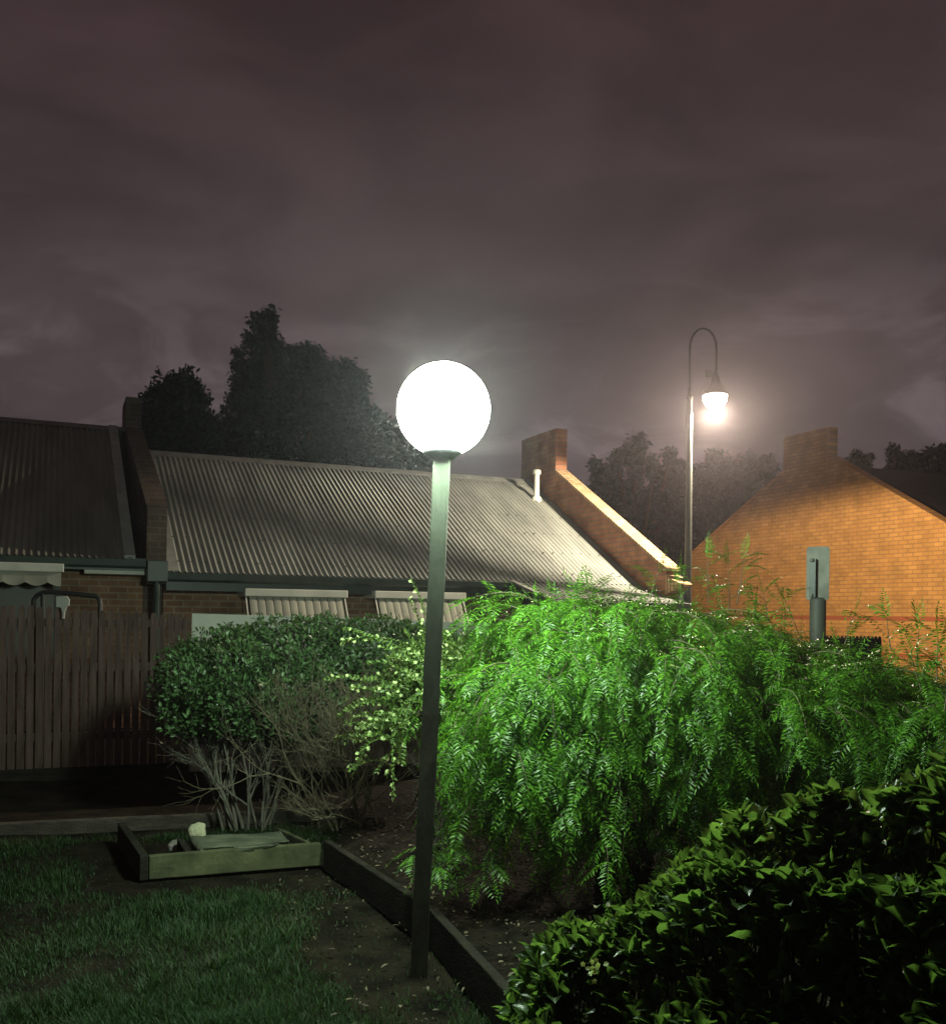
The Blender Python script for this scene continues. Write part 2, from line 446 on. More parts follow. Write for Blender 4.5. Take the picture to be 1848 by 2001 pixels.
ld.energy = STREET_W; ld.color = (1.0, 0.84, 0.62); ld.spot_size = R(178); ld.spot_blend = 0.13; ld.shadow_soft_size = 0.06
ld.use_nodes = True                                     # street optics throw most of their light out sideways
N, L = ld.node_tree.nodes, ld.node_tree.links
t_ = N.new('ShaderNodeTexCoord'); s_ = N.new('ShaderNodeSeparateXYZ'); L.new(t_.outputs['Normal'], s_.inputs[0])
a_ = N.new('ShaderNodeMath'); a_.operation = 'ABSOLUTE'; L.new(s_.outputs[2], a_.inputs[0])
m_ = N.new('ShaderNodeMath'); m_.operation = 'MAXIMUM'; m_.inputs[1].default_value = 0.17; L.new(a_.outputs[0], m_.inputs[0])
p_ = N.new('ShaderNodeMath'); p_.operation = 'POWER'; p_.inputs[1].default_value = -0.1; L.new(m_.outputs[0], p_.inputs[0])
L.new(p_.outputs[0], N['Emission'].inputs['Strength'])
lo = bpy.data.objects.new('lamp_light', ld); COL.objects.link(lo); lo.parent = root
lo.location = tuple(np.array(rel(root, hc)) + (0, 0, -0.31))

# ------------------------------------------------------------------ the row of cottages
TH = R(23.9); TP = 0.555
U2 = np.array((math.cos(TH), math.sin(TH), 0)); N2 = np.array((-math.sin(TH), math.cos(TH), 0))
F0 = at(330, 1118, 12.5); ZG = F0[2]
F0g = np.array((F0[0], F0[1], 0.0))
def loc(p, o=F0g):
    d = np.asarray(p) - o; return np.array((d @ U2, d @ N2, d[2]))
def w2(t, s, z, o=F0g): return o + U2 * t + N2 * s + np.array((0, 0, z))
RN = np.cross(U2, N2 + np.array((0, 0, TP)))             # roof normal
def on_roof(px, py, z0): return loc(hit(px, py, F0g + np.array((0, 0, z0)), RN))
def on_s(px, py, s): return loc(hit(px, py, F0g + N2 * s, N2))
def on_t(px, py, t, o=F0g): return loc(hit(px, py, o + U2 * t, U2), o)

def corrugated(t0, t1, s0, s1, zf, pitch=0.084, amp=0.0155, tl=None, seg=8, rows=6):
    n = int(round((t1 - t0) / pitch)) * seg + 1
    t = np.linspace(t0, t1, n); s = np.linspace(s0, s1, rows + 1)
    T, Sg = np.meshgrid(t, s, indexing='ij')
    Z = np.vectorize(zf)(Sg) + amp * np.cos(2 * np.pi * (T - t0) / pitch)
    if tl is not None: T = np.maximum(T, np.vectorize(tl)(Sg))
    V = np.stack([T, Sg, Z], -1).reshape(-1, 3); k = rows + 1
    i, j = np.meshgrid(np.arange(n - 1), np.arange(rows), indexing='ij'); a = (i * k + j).ravel()
    return V, np.stack([a, a + k, a + k + 1, a + 1], 1)

# --- middle cottage
rp = on_roof(1035, 940, ZG); SR = rp[1]; ZR = rp[2]
TE = on_roof(1189, 1086, ZG)[0]
WL = on_s(287, 1040, -0.05)[0]; WR = on_s(326, 1040, -0.05)[0]   # the brick wall between the two cottages
mid = tag(empty('brick_cottage', F0g, TH), 'long brick cottage with pale corrugated roof, white vent pipe and two canvas window awnings', 'house')
V, F = corrugated(WR, TE, 0.0, SR, lambda s: ZG + TP * s)
mk('roof', V, F, M_ROOF, mid, True)
rf = mid.children[0]
b = MB().prism([(SR - 0.18, ZR - 0.085), (SR, ZR + 0.03), (SR + 0.18, ZR - 0.085), (SR, ZR + 0.005)], 0, WR, TE - 0.003)
b.build('ridge_cap', M_FLASH, rf)
MB().add([(WR, SR + 0.002, ZR - 0.02), (TE, SR + 0.002, ZR - 0.02), (TE, 2 * SR, ZG - 0.02), (WR, 2 * SR, ZG - 0.02)], [(0, 1, 2, 3)]).build('rear_slope', M_ROOFD, rf)
pl = on_roof(375, 1119, ZG)[0]
MB().prism([(0.02, ZG + 0.028), (SR * 0.97, ZG + TP * SR * 0.97 + 0.028), (SR * 0.97, ZG + TP * SR * 0.97 + 0.016), (0.02, ZG + 0.016)], 0, WR + 0.002, WR + 0.17).build('flashing', M_FLASH, rf)
sc = Cloud()
for si in np.linspace(0.25, SR - 0.3, 6):
    for k in range(int((TE - WR) / 0.18)):
        t_ = WR + 0.18 * (k + (0.0 if int(si * 10) % 2 else 0.0)); 
        if t_ > TE - 0.05: continue
        z_ = ZG + TP * si + 0.019
        Vs_ = np.array([(t_ + 0.014 * math.cos(a), si + 0.014 * math.sin(a), z_ + 0.004 + (0.55 * 0.014 * math.sin(a))) for a in np.arange(6) * math.pi / 3] + [(t_, si, z_ + 0.016)])
        sc.add(Vs_, np.array([(i, (i + 1) % 6, 6) for i in range(6)]))
so = sc.build('roof_screws', M_BLACK, rf)
so['kind'] = 'stuff'
# gutter, fascia, walls
PT0 = on_s(1000, 1137, 0.0)[0]                          # where the porch skirt begins
def gutter(mb, t0, t1, s, z):
    mb.prism([(s - 0.12, z + 0.0), (s - 0.125, z - 0.012), (s - 0.11, z - 0.09), (s - 0.09, z - 0.115), (s, z - 0.115), (s, z - 0.10), (s - 0.085, z - 0.10), (s - 0.098, z - 0.085), (s - 0.11, z)], 0, t0, t1)
g = MB(); gutter(g, WR + 0.01, PT0 + 0.05, 0.02, ZG - 0.005); g.build('gutter', M_DKGREEN, mid)
MB().box((WR + 0.01, 0.022, ZG - 0.24), (TE - 0.01, 0.045, ZG - 0.012)).build('fascia', M_DKGREEN, mid)
WS = 0.42
MB().box((WR + 0.01, WS, 0), (TE - 0.004, WS + 0.24, ZG - 0.02)).build('wall', B_FRONT, mid)
MB().box((WR + 0.02, 0.046, ZG - 0.225), (TE - 0.02, WS - 0.002, ZG - 0.21)).build('eave_lining', M_PALE, mid)
# awnings
for (x0, x1, y0, y1) in ((479, 680, 1150.5, 1166), (733, 911, 1155, 1171)):
    sa = -0.14
    a0 = on_s(x0, y0 + 3, sa); a1 = on_s(x1, y0 + 3, sa)
    zt = (a0[2] + a1[2]) / 2 + 0.01; zb = zt - 0.105
    t0, t1 = a0[0], a1[0]
    aw = MB().box((t0, sa, zb), (t1, WS - 0.003, zt)).build('awning', M_PALE, mid, bevel=0.01)
    n = 12
    cv = MB()
    for k in range(n):
        ta, tb = t0 + 0.06 + (t1 - t0 - 0.12) * k / n, t0 + 0.06 + (t1 - t0 - 0.12) * (k + 1) / n
        q = (tb - ta)
        zlo, slo = zb - 0.62, sa - 0.36
        cv.add([(ta + 0.004, sa + 0.06, zb - 0.002), (ta + q * .5, sa + 0.045, zb - 0.002), (tb - 0.004, sa + 0.06, zb - 0.002),
                (tb - 0.004, slo + 0.012, zlo), (ta + q * .5, slo - 0.005, zlo), (ta + 0.004, slo + 0.012, zlo)], [(0, 1, 4, 5), (1, 2, 3, 4)])
    cv.build('canvas', M_CANVAS, aw, True)
    MB().prism([(sa + 0.08, zb - 0.01), (sa + 0.085, zb - 0.03), (slo + 0.03, zlo + 0.0), (slo + 0.02, zlo + 0.03)], 0, t0 + 0.06, t1 - 0.06).build('backing', M_DARKWOOD, aw)
    for tt in (t0 + 0.02, t1 - 0.035):
        MB().beam((tt, sa + 0.05, zb), (tt, slo, zlo), 0.018, 0.018).build('side_arm', M_PALE, aw)
# vent pipe
vb = on_roof(1048, 976, ZG); vt = vb[2] + 58 / FPX * w2(*vb)[1]
vp = MB().lathe((vb[0], vb[1], vb[2]), [(0.10, -0.08), (0.095, 0.03), (0.055, 0.07), (0.052, vt - vb[2] - 0.09), ], 16).build('vent_pipe', M_PALE, mid, True)
MB().lathe((vb[0], vb[1], vt - 0.09), [(0.075, 0), (0.08, 0.015), (0.08, 0.075), (0.06, 0.09)], 16).build('cap', M_PALE, vp, True)
# parapet wall at the right end, with chimney
HP = 0.55; WT = 0.24
e0 = on_t(1301, 1110, TE)      # near end of the coping
c0 = on_t(1086, 880, TE); c1 = on_t(1019, 880, TE); ctz = on_t(1086, 837, TE)[2]
sN, sC, sF = e0[1], c0[1], c1[1]
zN = e0[2]; zC = on_t(1080, 921, TE)[2]
par = MB()
par.prism([(sN, 0), (sN, zN - 0.03), (sC, zC - 0.03), (sF, zC - 0.03), (2 * SR - sN, zN - 0.03), (2 * SR - sN, 0)], 0, TE, TE + WT)
pw_ = par.build('parapet_wall', B_SIDE, mid)
MB().box((TE - 0.003, sC, zC - 0.3), (TE + WT + 0.003, sF, ctz)).build('chimney', B_SIDE, pw_)
dz = (zC - zN) / (sC - sN)
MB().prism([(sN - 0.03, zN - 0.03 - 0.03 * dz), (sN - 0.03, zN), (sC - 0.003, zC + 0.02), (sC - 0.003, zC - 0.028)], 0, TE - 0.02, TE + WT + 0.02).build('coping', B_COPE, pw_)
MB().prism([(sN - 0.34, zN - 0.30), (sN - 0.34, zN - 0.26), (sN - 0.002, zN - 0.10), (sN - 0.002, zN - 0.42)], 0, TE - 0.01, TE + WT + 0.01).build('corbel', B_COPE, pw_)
# porch skirt: lower pitch roof carried out in front
SK = -1.15
hipT = on_s(1075, 1172, SK)[0]
hz_ = on_s(1075, 1172, SK)[2]
def zsk(s): return ZG + (hz_ - ZG) * (s / SK) ** 0.72 if s < 0 else ZG
TR = on_s(1338, 1176, SK)[0]
V, F = corrugated(PT0 - 0.02, TR, SK, -0.001, zsk, tl=lambda s: PT0 + (hipT - PT0) * (s / SK))
mk('porch_roof', V, F, M_ROOF, mid, True)
MB().beam((PT0, 0.0, ZG + 0.015), (hipT, SK, zsk(SK) + 0.015), 0.09, 0.02).build('hip_flashing', M_FLASH, mid)
g = MB(); gutter(g, hipT, TR + 0.02, SK + 0.02, zsk(SK) - 0.01); g.build('porch_gutter', M_FLASH, mid)
MB().add([(PT0, 0.02, ZG - 0.03), (hipT, SK + 0.02, hz_ - 0.02), (hipT, SK + 0.02, hz_ - 0.3), (PT0, 0.02, ZG - 0.5), (PT0 + .03, 0.02, ZG - 0.03), (hipT + .03, SK + 0.02, hz_ - 0.02), (hipT + .03, SK + 0.02, hz_ - 0.3), (PT0 + .03, 0.02, ZG - 0.5)], [(0, 1, 2, 3), (7, 6, 5, 4), (0, 4, 5, 1), (2, 6, 7, 3), (1, 5, 6, 2)]).build('porch_shade_panel', M_DKGREEN, mid)  # dark panel added to stand for the shaded open underside
MB().box((TR - 0.25, SK + 0.04, 0), (TR - 0.15, SK + 0.14, zsk(SK) - 0.02)).build('porch_post', M_DKGREEN, mid)
# downpipe with rain head
rh = MB().prism([(WL - 0.005, -0.20), (WR + 0.005, -0.20), (WR + 0.005, -0.053), (WL - 0.005, -0.053)], 2, ZG - 0.14, ZG + 0.14).build('rain_head', M_DKGREEN, mid, bevel=0.012)
tm = (WL + WR) / 2
MB().tube([(tm, -0.13, ZG - 0.14), (tm, -0.13, ZG - 0.28), (tm, -0.10, ZG - 0.36), (tm, -0.10, 0.0)], 0.042, 12).build('downpipe', M_DKGREEN, mid, True)

# --- left cottage
lh = tag(empty('brick_cottage', F0g, TH), 'dark roofed brick cottage at left with scalloped window awning', 'house')
zg2 = on_s(120, 1088, 0.0)[2]
r2 = on_roof(100, 826, zg2); S2, Z2 = r2[1], r2[2]
T0 = WL - 6.5
V, F = corrugated(T0, WL - 0.14, 0.0, S2, lambda s: zg2 + TP * s)
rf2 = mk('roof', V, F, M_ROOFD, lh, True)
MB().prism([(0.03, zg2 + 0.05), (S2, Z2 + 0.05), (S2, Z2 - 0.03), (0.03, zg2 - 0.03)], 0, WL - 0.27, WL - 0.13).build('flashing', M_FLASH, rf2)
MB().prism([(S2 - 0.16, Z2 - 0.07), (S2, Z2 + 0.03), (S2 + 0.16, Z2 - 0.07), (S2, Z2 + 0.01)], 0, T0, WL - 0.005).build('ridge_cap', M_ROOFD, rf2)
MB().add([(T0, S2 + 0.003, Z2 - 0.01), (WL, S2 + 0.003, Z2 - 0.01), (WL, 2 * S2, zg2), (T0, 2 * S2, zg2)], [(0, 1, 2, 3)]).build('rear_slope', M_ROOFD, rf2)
MB().box((WL - 0.132, 0.03, zg2 - 0.1), (WL - 0.003, 0.1, zg2 + 0.01)).build('valley_end', M_DKGREEN, rf2)
g = MB(); gutter(g, T0, WL - 0.01, 0.02, zg2 - 0.005); g.build('gutter', M_DKGREEN, lh)
MB().box((T0, 0.022, zg2 - 0.15), (WL - 0.002, 0.045, zg2 - 0.012)).build('fascia', M_DKGREEN, lh)
MB().box((T0, WS, 0), (WL - 0.004, WS + 0.24, zg2 - 0.02)).build('wall', B_FRONT, lh)
MB().box((on_s(165, 1105, 0.05)[0], 0.048, zg2 - 0.20), (WL - 0.01, WS - 0.003, zg2 - 0.152)).build('eave_lining', M_PALE, lh)
# party wall with its chimney
zn2 = on_s(300, 991, -0.05)[2]
cf = on_t(246, 838, WL)
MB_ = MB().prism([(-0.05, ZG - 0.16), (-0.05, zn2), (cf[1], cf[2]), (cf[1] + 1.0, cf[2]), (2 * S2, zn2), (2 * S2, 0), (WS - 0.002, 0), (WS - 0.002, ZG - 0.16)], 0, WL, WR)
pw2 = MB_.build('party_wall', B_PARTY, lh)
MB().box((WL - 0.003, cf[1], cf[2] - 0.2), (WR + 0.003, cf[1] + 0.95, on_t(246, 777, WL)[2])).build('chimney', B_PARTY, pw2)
MB().prism([(-0.055, zn2 + 0.003), (-0.055, zn2 + 0.03), (cf[1] - 0.003, cf[2] + 0.03), (cf[1] - 0.003, cf[2] + 0.003)], 0, WL - 0.012, WR + 0.012).build('coping', B_PARTY, pw2)
# window with awning
sa = -0.14
ta = on_s(-40, 1102, sa)[0]; tb_ = on_s(125, 1104, sa)[0]
zt = on_s(100, 1101, sa)[2]; zb = on_s(100, 1118, sa)[2]
aw = MB().box((ta, sa, zb), (tb_, WS - 0.003, zt)).build('awning', M_PALE, lh, bevel=0.01)
cv = MB()
n = 40
zl = zb - 0.13
for k in range(n):
    x0, x1 = ta + 0.03 + (tb_ - ta - 0.06) * k / n, ta + 0.03 + (tb_ - ta - 0.06) * (k + 1) / n
    f = lambda x: zl - 0.045 * abs(math.sin((x - ta) / 0.21 * math.pi / 1.2))
    cv.add([(x0, sa + 0.03, zb), (x1, sa + 0.03, zb), (x1, sa + 0.0, f(x1)), (x0, sa + 0.0, f(x0))], [(0, 1, 2, 3)])
cv.build('valance', M_CANVAS, aw)
wx1 = on_s(118, 1140, WS)[0]; zw1 = on_s(60, 1136, WS)[2]
wf = MB()
wf.box((ta, WS - 0.03, zw1 - 0.06), (wx1, WS - 0.003, zw1)); wf.box((wx1 - 0.07, WS - 0.03, 0.95), (wx1, WS - 0.003, zw1 - 0.06))
win = wf.build('window', M_BLACK, lh)
MB().box((ta, WS - 0.012, 0.95), (wx1 - 0.072, WS - 0.002, zw1 - 0.062)).build('blind', M_GLASS, win)

# --- right cottage
GO = at(1350, 1085, 25.5); GOg = np.array((GO[0], GO[1], 0.0))
B_GABLE = brick_mat('orange_brick', (0.50, 0.235, 0.058), (0.60, 0.30, 0.078), (0.40, 0.20, 0.075), 'YZ',
                    bands=((1.555, 1.64), (0.81, 0.895)), bandcol=(0.38, 0.105, 0.04), nlo=0.78, nhi=1.12)
B_SOLDIER = brick_mat('orange_soldier', (0.52, 0.21, 0.05), (0.62, 0.27, 0.07), (0.30, 0.15, 0.05), 'ZY')
rh_ = tag(empty('brick_cottage', GOg, TH), 'orange brick cottage gable with chimney, lit by the street lamp', 'house')
def gt(px, py): return on_t(px, py, 0.0, GOg)
gA = gt(1350, 1085); gL = gt(1528, 927); gTL = gt(1530.7, 855); gTR = gt(1620, 834); gBR = gt(1622, 902); gE = gt(1848, 1035)
sl = (gE[2] - gBR[2]) / (gE[1] - gBR[1])
sEnd = gBR[1] - (gBR[2] - 2.6) / sl
zEnd = 2.6
poly = [(sEnd, 0), (sEnd, zEnd), (gBR[1], gBR[2]), (gL[1], gL[2]), (gA[1], gA[2]), (gA[1], 0)]
gw = MB().prism(poly, 0, 0.0, 0.24).build('gable_wall', B_GABLE, rh_)
MB().box((-0.003, gTR[1], gBR[2] - 0.25), (0.243, gTL[1], (gTL[2] + gTR[2]) / 2)).build('chimney', B_GABLE, gw)
o_ = MB().prism([(sEnd - 0.02, zEnd + 0.002), (sEnd - 0.02, zEnd + 0.13), (gBR[1] - 0.004, gBR[2] + 0.13), (gBR[1] - 0.004, gBR[2] + 0.002)], 0, -0.03, 0.27).build('coping', B_GABLE, gw)
MB().prism([(gA[1] + 0.02, gA[2] + 0.002), (gA[1] + 0.02, gA[2] + 0.07), (gL[1] + 0.004, gL[2] + 0.07), (gL[1] + 0.004, gL[2] + 0.002)], 0, -0.02, 0.26).build('coping', B_GABLE, gw)
sm = (gTL[1] + gTR[1]) / 2; zr = gBR[2] + 0.12
MB().prism([(sEnd, zEnd - 0.12), (sm, zr), (gA[1], gA[2] - 0.12), (gA[1], gA[2] - 0.18), (sm, zr - 0.08), (sEnd, zEnd - 0.18)], 0, 0.245, 16.0).build('roof', M_ROOFB, rh_)
MB().box((0.245, sEnd + 0.4, 0), (15.8, sEnd + 0.6, zEnd - 0.1)).build('wall', B_FRONT, rh_)
MB().box((0.5, gA[1] - 0.6, 0), (15.8, gA[1] - 0.4, gA[2] - 0.4)).build('rear_wall', B_FRONT, rh_)

# ------------------------------------------------------------------ paling fence, panel, things behind it
fa = at(-40, 1250, 8.62); fb = at(372, 1250, 9.31)
fdir = unit(np.array((fb[0] - fa[0], fb[1] - fa[1], 0))); flen = math.hypot(fb[0] - fa[0], fb[1] - fa[1])
fang = math.atan2(fdir[1], fdir[0])
FO = np.array((fa[0], fa[1], 0.0))
fence = tag(empty('paling_fence', FO, fang), 'dark timber paling fence behind the lawn, beside the pale wall', 'fence')
npk = 24
for k in range(npk):
    x0 = flen * k / npk; wd = flen / npk - 0.006
    q = at(0, 0, 1)
    px = HX + FPX * (FO[0] + fdir[0] * x0) / (FO[1] + fdir[1] * x0)
    ytop = 1181 + (1203 - 1181) * max(0, px) / 372
    dd = FO[1] + fdir[1] * x0
    zt = at(px, ytop, dd)[2] + rng.normal(0, 0.006)
    ln = rng.normal(0, 0.004)
    th = 0.016
    sh = 0.02 + 0.006 * rng.random()
    prof = [(x0 + 0.009, 0.04), (x0 + wd, 0.04), (x0 + wd + ln - 0.006, zt - sh), (x0 + wd - 0.02 + ln, zt), (x0 + 0.03 + ln, zt), (x0 + 0.009 + ln, zt - sh)]
    MB().prism(prof, 1, rng.normal(0, 0.002), th).build('paling', M_PICKET, fence)
for z in (0.35, 1.0, 1.42):
    MB().box((0, 0.022, z), (flen, 0.06, z + 0.075)).build('rail', M_PICKET, fence)
MB().box((-0.05, -0.03, -0.05), (flen, -0.002, 0.10)).build('plinth_board', M_DARKWOOD, fence)
for x in (0.4, 2.0):
    MB().box((x, 0.062, 0), (x + 0.1, 0.15, 1.5)).build('post', M_PICKET, fence)

pa = FO + fdir * (flen + 0.01)
pe = at(958, 1219, 10.2)
pdir = unit(np.array((pe[0] - pa[0], pe[1] - pa[1], 0))); plen = math.hypot(pe[0] - pa[0], pe[1] - pa[1])
za, zb_ = at(376, 1199, pa[1])[2], pe[2]
wall = tag(empty('garden_wall', pa, math.atan2(pdir[1], pdir[0])), 'pale cream rendered wall at the end of the paling fence, behind the clipped shrub', 'wall')
MB().prism([(0, 0), (plen, 0), (plen, zb_), (plen * 0.5, (za + zb_) / 2 + 0.012), (0, za)], 1, 0.0, 0.09).build('wall_panel', M_PANEL, wall, bevel=0.006)

# tubular rail and hanging cloth behind the palings
hd = 9.6
rl = [(66, 1210), (66, 1172), (72, 1164), (84, 1158), (100, 1157), (150, 1161), (186, 1165), (194, 1170), (196, 1180), (197, 1230)]
o = empty('handrail', at(66, 1230, hd) * np.array((1, 1, 0)))
tag(o, 'black tubular handrail rising above the paling fence at left', 'handrail')
pts = []
for (x, y) in rl: pts.append(at(x, y, hd))
pts[0][2] = 0; pts[-1][2] = 0
MB().tube([rel(o, p) for p in pts], 0.024, 8).build('rail', M_BLACK, o, True)
p1 = at(84, 1160, hd); p2 = p1.copy(); p2[2] = 0
MB().tube([rel(o, p1), rel(o, p2)], 0.022, 8).build('upright', M_BLACK, o, True)
cy = 9.05
c_pts = [(110, 1166), (130, 1165), (135, 1172), (134, 1184), (129, 1187), (126, 1196), (124.5, 1209), (122, 1208), (122, 1196), (119, 1187), (110, 1186)]
yb = FO[1] + fdir[1] * ((at(122, 1190, 9)[0] - FO[0]) / fdir[0]) - 0.06
Vc = [at(x, y, yb) for x, y in c_pts] + [at(x, y, yb) + np.array((0, 0.02, 0)) for x, y in c_pts]
n = len(c_pts)
Fc = [tuple(range(n)), tuple(range(n, 2 * n))[::-1]] + [(i, (i + 1) % n, n + (i + 1) % n, n + i) for i in range(n)]
o = mk('cloth', Vc, Fc, M_WHITE)
tag(o, 'small torn white cloth hung over the top of the paling fence', 'cloth')

# long timber edging at the back of the lawn
ea, eb = grd(-20, 1632), grd(690, 1597)
o = tag(empty('timber_edging', ea), 'long low timber edging running along the back of the lawn', 'edging')
d = eb - ea
MB().beam((0, 0, 0.03), (d[0], d[1], 0.03), 0.07, 0.10).build('sleeper', M_SLEEPER, o, bevel=0.008)

# ------------------------------------------------------------------ timber planter box
A = grd(291, 1724); Bp = grd(627, 1692)
pbx = tag(empty('planter_box', A), 'low mossy timber box on the lawn below the bare stemmed shrub', 'planter box')
dv = Bp - A; ln = np.linalg.norm(dv); fd = dv / ln; bd = np.array((-fd[1], fd[0], 0))
pbx.rotation_euler = (0, 0, math.atan2(fd[1], fd[0]))
HB = 0.15
MB().prism([(0, 0.012), (ln, 0.0), (ln, HB - 0.01), (ln * .5, HB), (0, HB)], 1, 0, 0.045).build('front_board', M_MOSS, pbx, bevel=0.006)
lb = loc_l = grd(237, 1625, 0.1) - A
lx, ly = lb @ fd, lb @ bd
MB().beam((-0.028, 0.0, HB / 2 + 0.01), (lx, ly, HB / 2 + 0.01), 0.05, HB).build('side_board', M_DARKWOOD, pbx, bevel=0.006)
q0 = grd(373, 1672, HB) - A; q1 = grd(349, 1637, HB) - A
MB().beam((q0 @ fd, 0.048, HB / 2), (q1 @ fd + 0.01, q1 @ bd, HB / 2), 0.04, HB - 0.01).build('divider', M_DARKWOOD, pbx, bevel=0.005)
MB().beam((ln * 0.93, 0.048, HB / 2 + 0.005), (ln * 0.84, 0.5, HB / 2), 0.03, HB - 0.02).build('divider', M_MOSS, pbx, bevel=0.005)
s0, s1 = q0 @ fd + 0.07, ln * 0.885
slab = MB()
NS = 12
ox, oy = [], []
gx_ = np.linspace(0, 1, NS + 1)
def slz(u_, v_): return HB + 0.004 + 0.004 * math.sin(7 * u_ + 3 * v_) * math.sin(5 * v_) + rng.normal(0, 0.0016)
Vs, Fs = [], []
cq = [grd(x_, y_, HB) - A for x_, y_ in ((394, 1669), (571, 1654), (548, 1626), (371, 1636))]
cq = [np.array((q @ fd, q @ bd)) for q in cq]
for i in range(NS + 1):
    for j in range(NS + 1):
        u_, v_ = gx_[i], gx_[j]
        q = (1 - v_) * ((1 - u_) * cq[0] + u_ * cq[1]) + v_ * ((1 - u_) * cq[3] + u_ * cq[2])
        Vs.append((q[0], max(q[1], 0.05), slz(u_, v_)))
for i in range(NS):
    for j in range(NS):
        a = i * (NS + 1) + j; Fs.append((a, a + NS + 1, a + NS + 2, a + 1))
slw = mk('concrete_slab', Vs, Fs, M_SLAB, None, True)
sm_ = slw.modifiers.new('thick', 'SOLIDIFY'); sm_.thickness = 0.06; sm_.offset = -1
slw.location = tuple(A); slw.rotation_euler = pbx.rotation_euler
tag(slw, 'flat mossy slab lying inside the timber planter box', 'slab')

def rock(name, p, r, m, label, cat):
    import bmesh
    bm = bmesh.new(); bmesh.ops.create_icosphere(bm, subdivisions=3, radius=1.0)
    ph = rng.random(6) * 6
    for v in bm.verts:
        c = v.co
        k = 1 + 0.07 * math.sin(3 * c.x + ph[0]) * math.sin(2.3 * c.y + ph[1]) + 0.06 * math.sin(4.1 * c.z + ph[2] + 2 * c.x) + 0.05 * math.sin(9 * c.x + 7 * c.y + ph[3])
        kk = max(abs(c.x), abs(c.y), abs(c.z)) ** 0.5
        v.co = Vector((c.x * r[0] * k / kk, c.y * r[1] * k / kk, c.z * r[2] * k / kk))
    me = bpy.data.meshes.new(name); bm.to_mesh(me); bm.free(); me.materials.append(m)
    o = bpy.data.objects.new(name, me); COL.objects.link(o); o.location = tuple(map(float, p))
    for pl_ in me.polygons: pl_.use_smooth = True
    return tag(o, label, cat)
p = grd(384, 1641, 0.13); rock('rock', p + np.array((0, 0.02, 0.04)), (0.056, 0.035, 0.062), M_STONE, 'pale yellowish rock standing at the back corner of the mossy slab', 'rock')
p = grd(346, 1668, 0.03); rock('rock', p + np.array((0, 0, 0.035)), (0.052, 0.045, 0.052), M_GREYSTONE, 'small dull grey stone block in the open corner of the planter box', 'rock')

# ------------------------------------------------------------------ dark edging board of the garden bed
k0 = grd(630, 1700); k1 = grd(815, 1856); k2 = grd(990, 2040); 
k3 = k2 + (k2 - k1) * 3.0
eb_ = tag(empty('bed_edging', k0), 'dark timber board edging the garden bed beside the lamp post', 'edging')
bt = MB()
seg = [k0, k1 + np.array((0.05, 0.03, 0)), k2, k3]
for p, q in zip(seg[:-1], seg[1:]):
    MB().beam(rel(eb_, p + np.array((0.02, 0.03, 0.085))), rel(eb_, q + np.array((0.02, 0.03, 0.085))), 0.045, 0.185).build('board', M_DARKWOOD, eb_, bevel=0.006)
# garden bed soil behind the boards
gp = [k0 + np.array((0.05, 0.03, 0)), k1 + np.array((0.1, 0.06, 0)), k2 + np.array((0.07, 0.05, 0)), k3 + np.array((0.07, 0.05, 0)), np.array((6.0, 0.5, 0)), np.array((6.5, 7.4, 0)), np.array((0.4, 8.2, 0)), np.array((-0.9, 7.3, 0))]
import bmesh
bm = bmesh.new()
f = bm.faces.new([bm.verts.new((p[0], p[1], 0.10)) for p in gp])
bmesh.ops.triangulate(bm, faces=[f])
for _ in range(5):
    bmesh.ops.subdivide_edges(bm, edges=[e_ for e_ in bm.edges if e_.calc_length() > 0.22], cuts=1, use_grid_fill=False)
    bmesh.ops.triangulate(bm, faces=bm.faces[:])
bnd = {v for e_ in bm.edges if e_.is_boundary for v in e_.verts}
for v in bm.verts:
    v.co.z = 0.105 + (0.0 if v in bnd else 0.022 * math.sin(v.co.x * 6.1 + v.co.y * 4) + rng.normal(0, 0.008))
me = bpy.data.meshes.new('garden_bed'); bm.to_mesh(me); bm.free()
me.materials.append(mat('bed_mulch', (0.006, 0.005, 0.0035), 0.95, 0.0, 9, col2=(0.020, 0.015, 0.010), bump=1.0, bscale=40, spec=0.08))
o = bpy.data.objects.new('garden_bed', me); COL.objects.link(o); tag(o, kind='structure')

# ------------------------------------------------------------------ plants
def in_poly(x, y, poly):
    c = np.zeros(len(x), bool); n = len(poly)
    for i in range(n):
        x0, y0 = poly[i][:2]; x1, y1 = poly[(i + 1) % n][:2]
        cond = ((y0 > y) != (y1 > y)) & (x < (x1 - x0) * (y - y0) / (y1 - y0 + 1e-12) + x0)
        c ^= cond
    return c

def vnoise(x, y, s, seed):
    r_ = np.random.default_rng(seed); g = r_.random((64, 64))
    xi, yi = x * s + 20, y * s + 20
    x0, y0 = np.floor(xi).astype(int), np.floor(yi).astype(int); fx, fy = xi - x0, yi - y0
    fx = fx * fx * (3 - 2 * fx); fy = fy * fy * (3 - 2 * fy)
    G = lambda a, b_: g[a % 64, b_ % 64]
    return (G(x0, y0) * (1 - fx) + G(x0 + 1, y0) * fx) * (1 - fy) + (G(x0, y0 + 1) * (1 - fx) + G(x0 + 1, y0 + 1) * fx) * fy

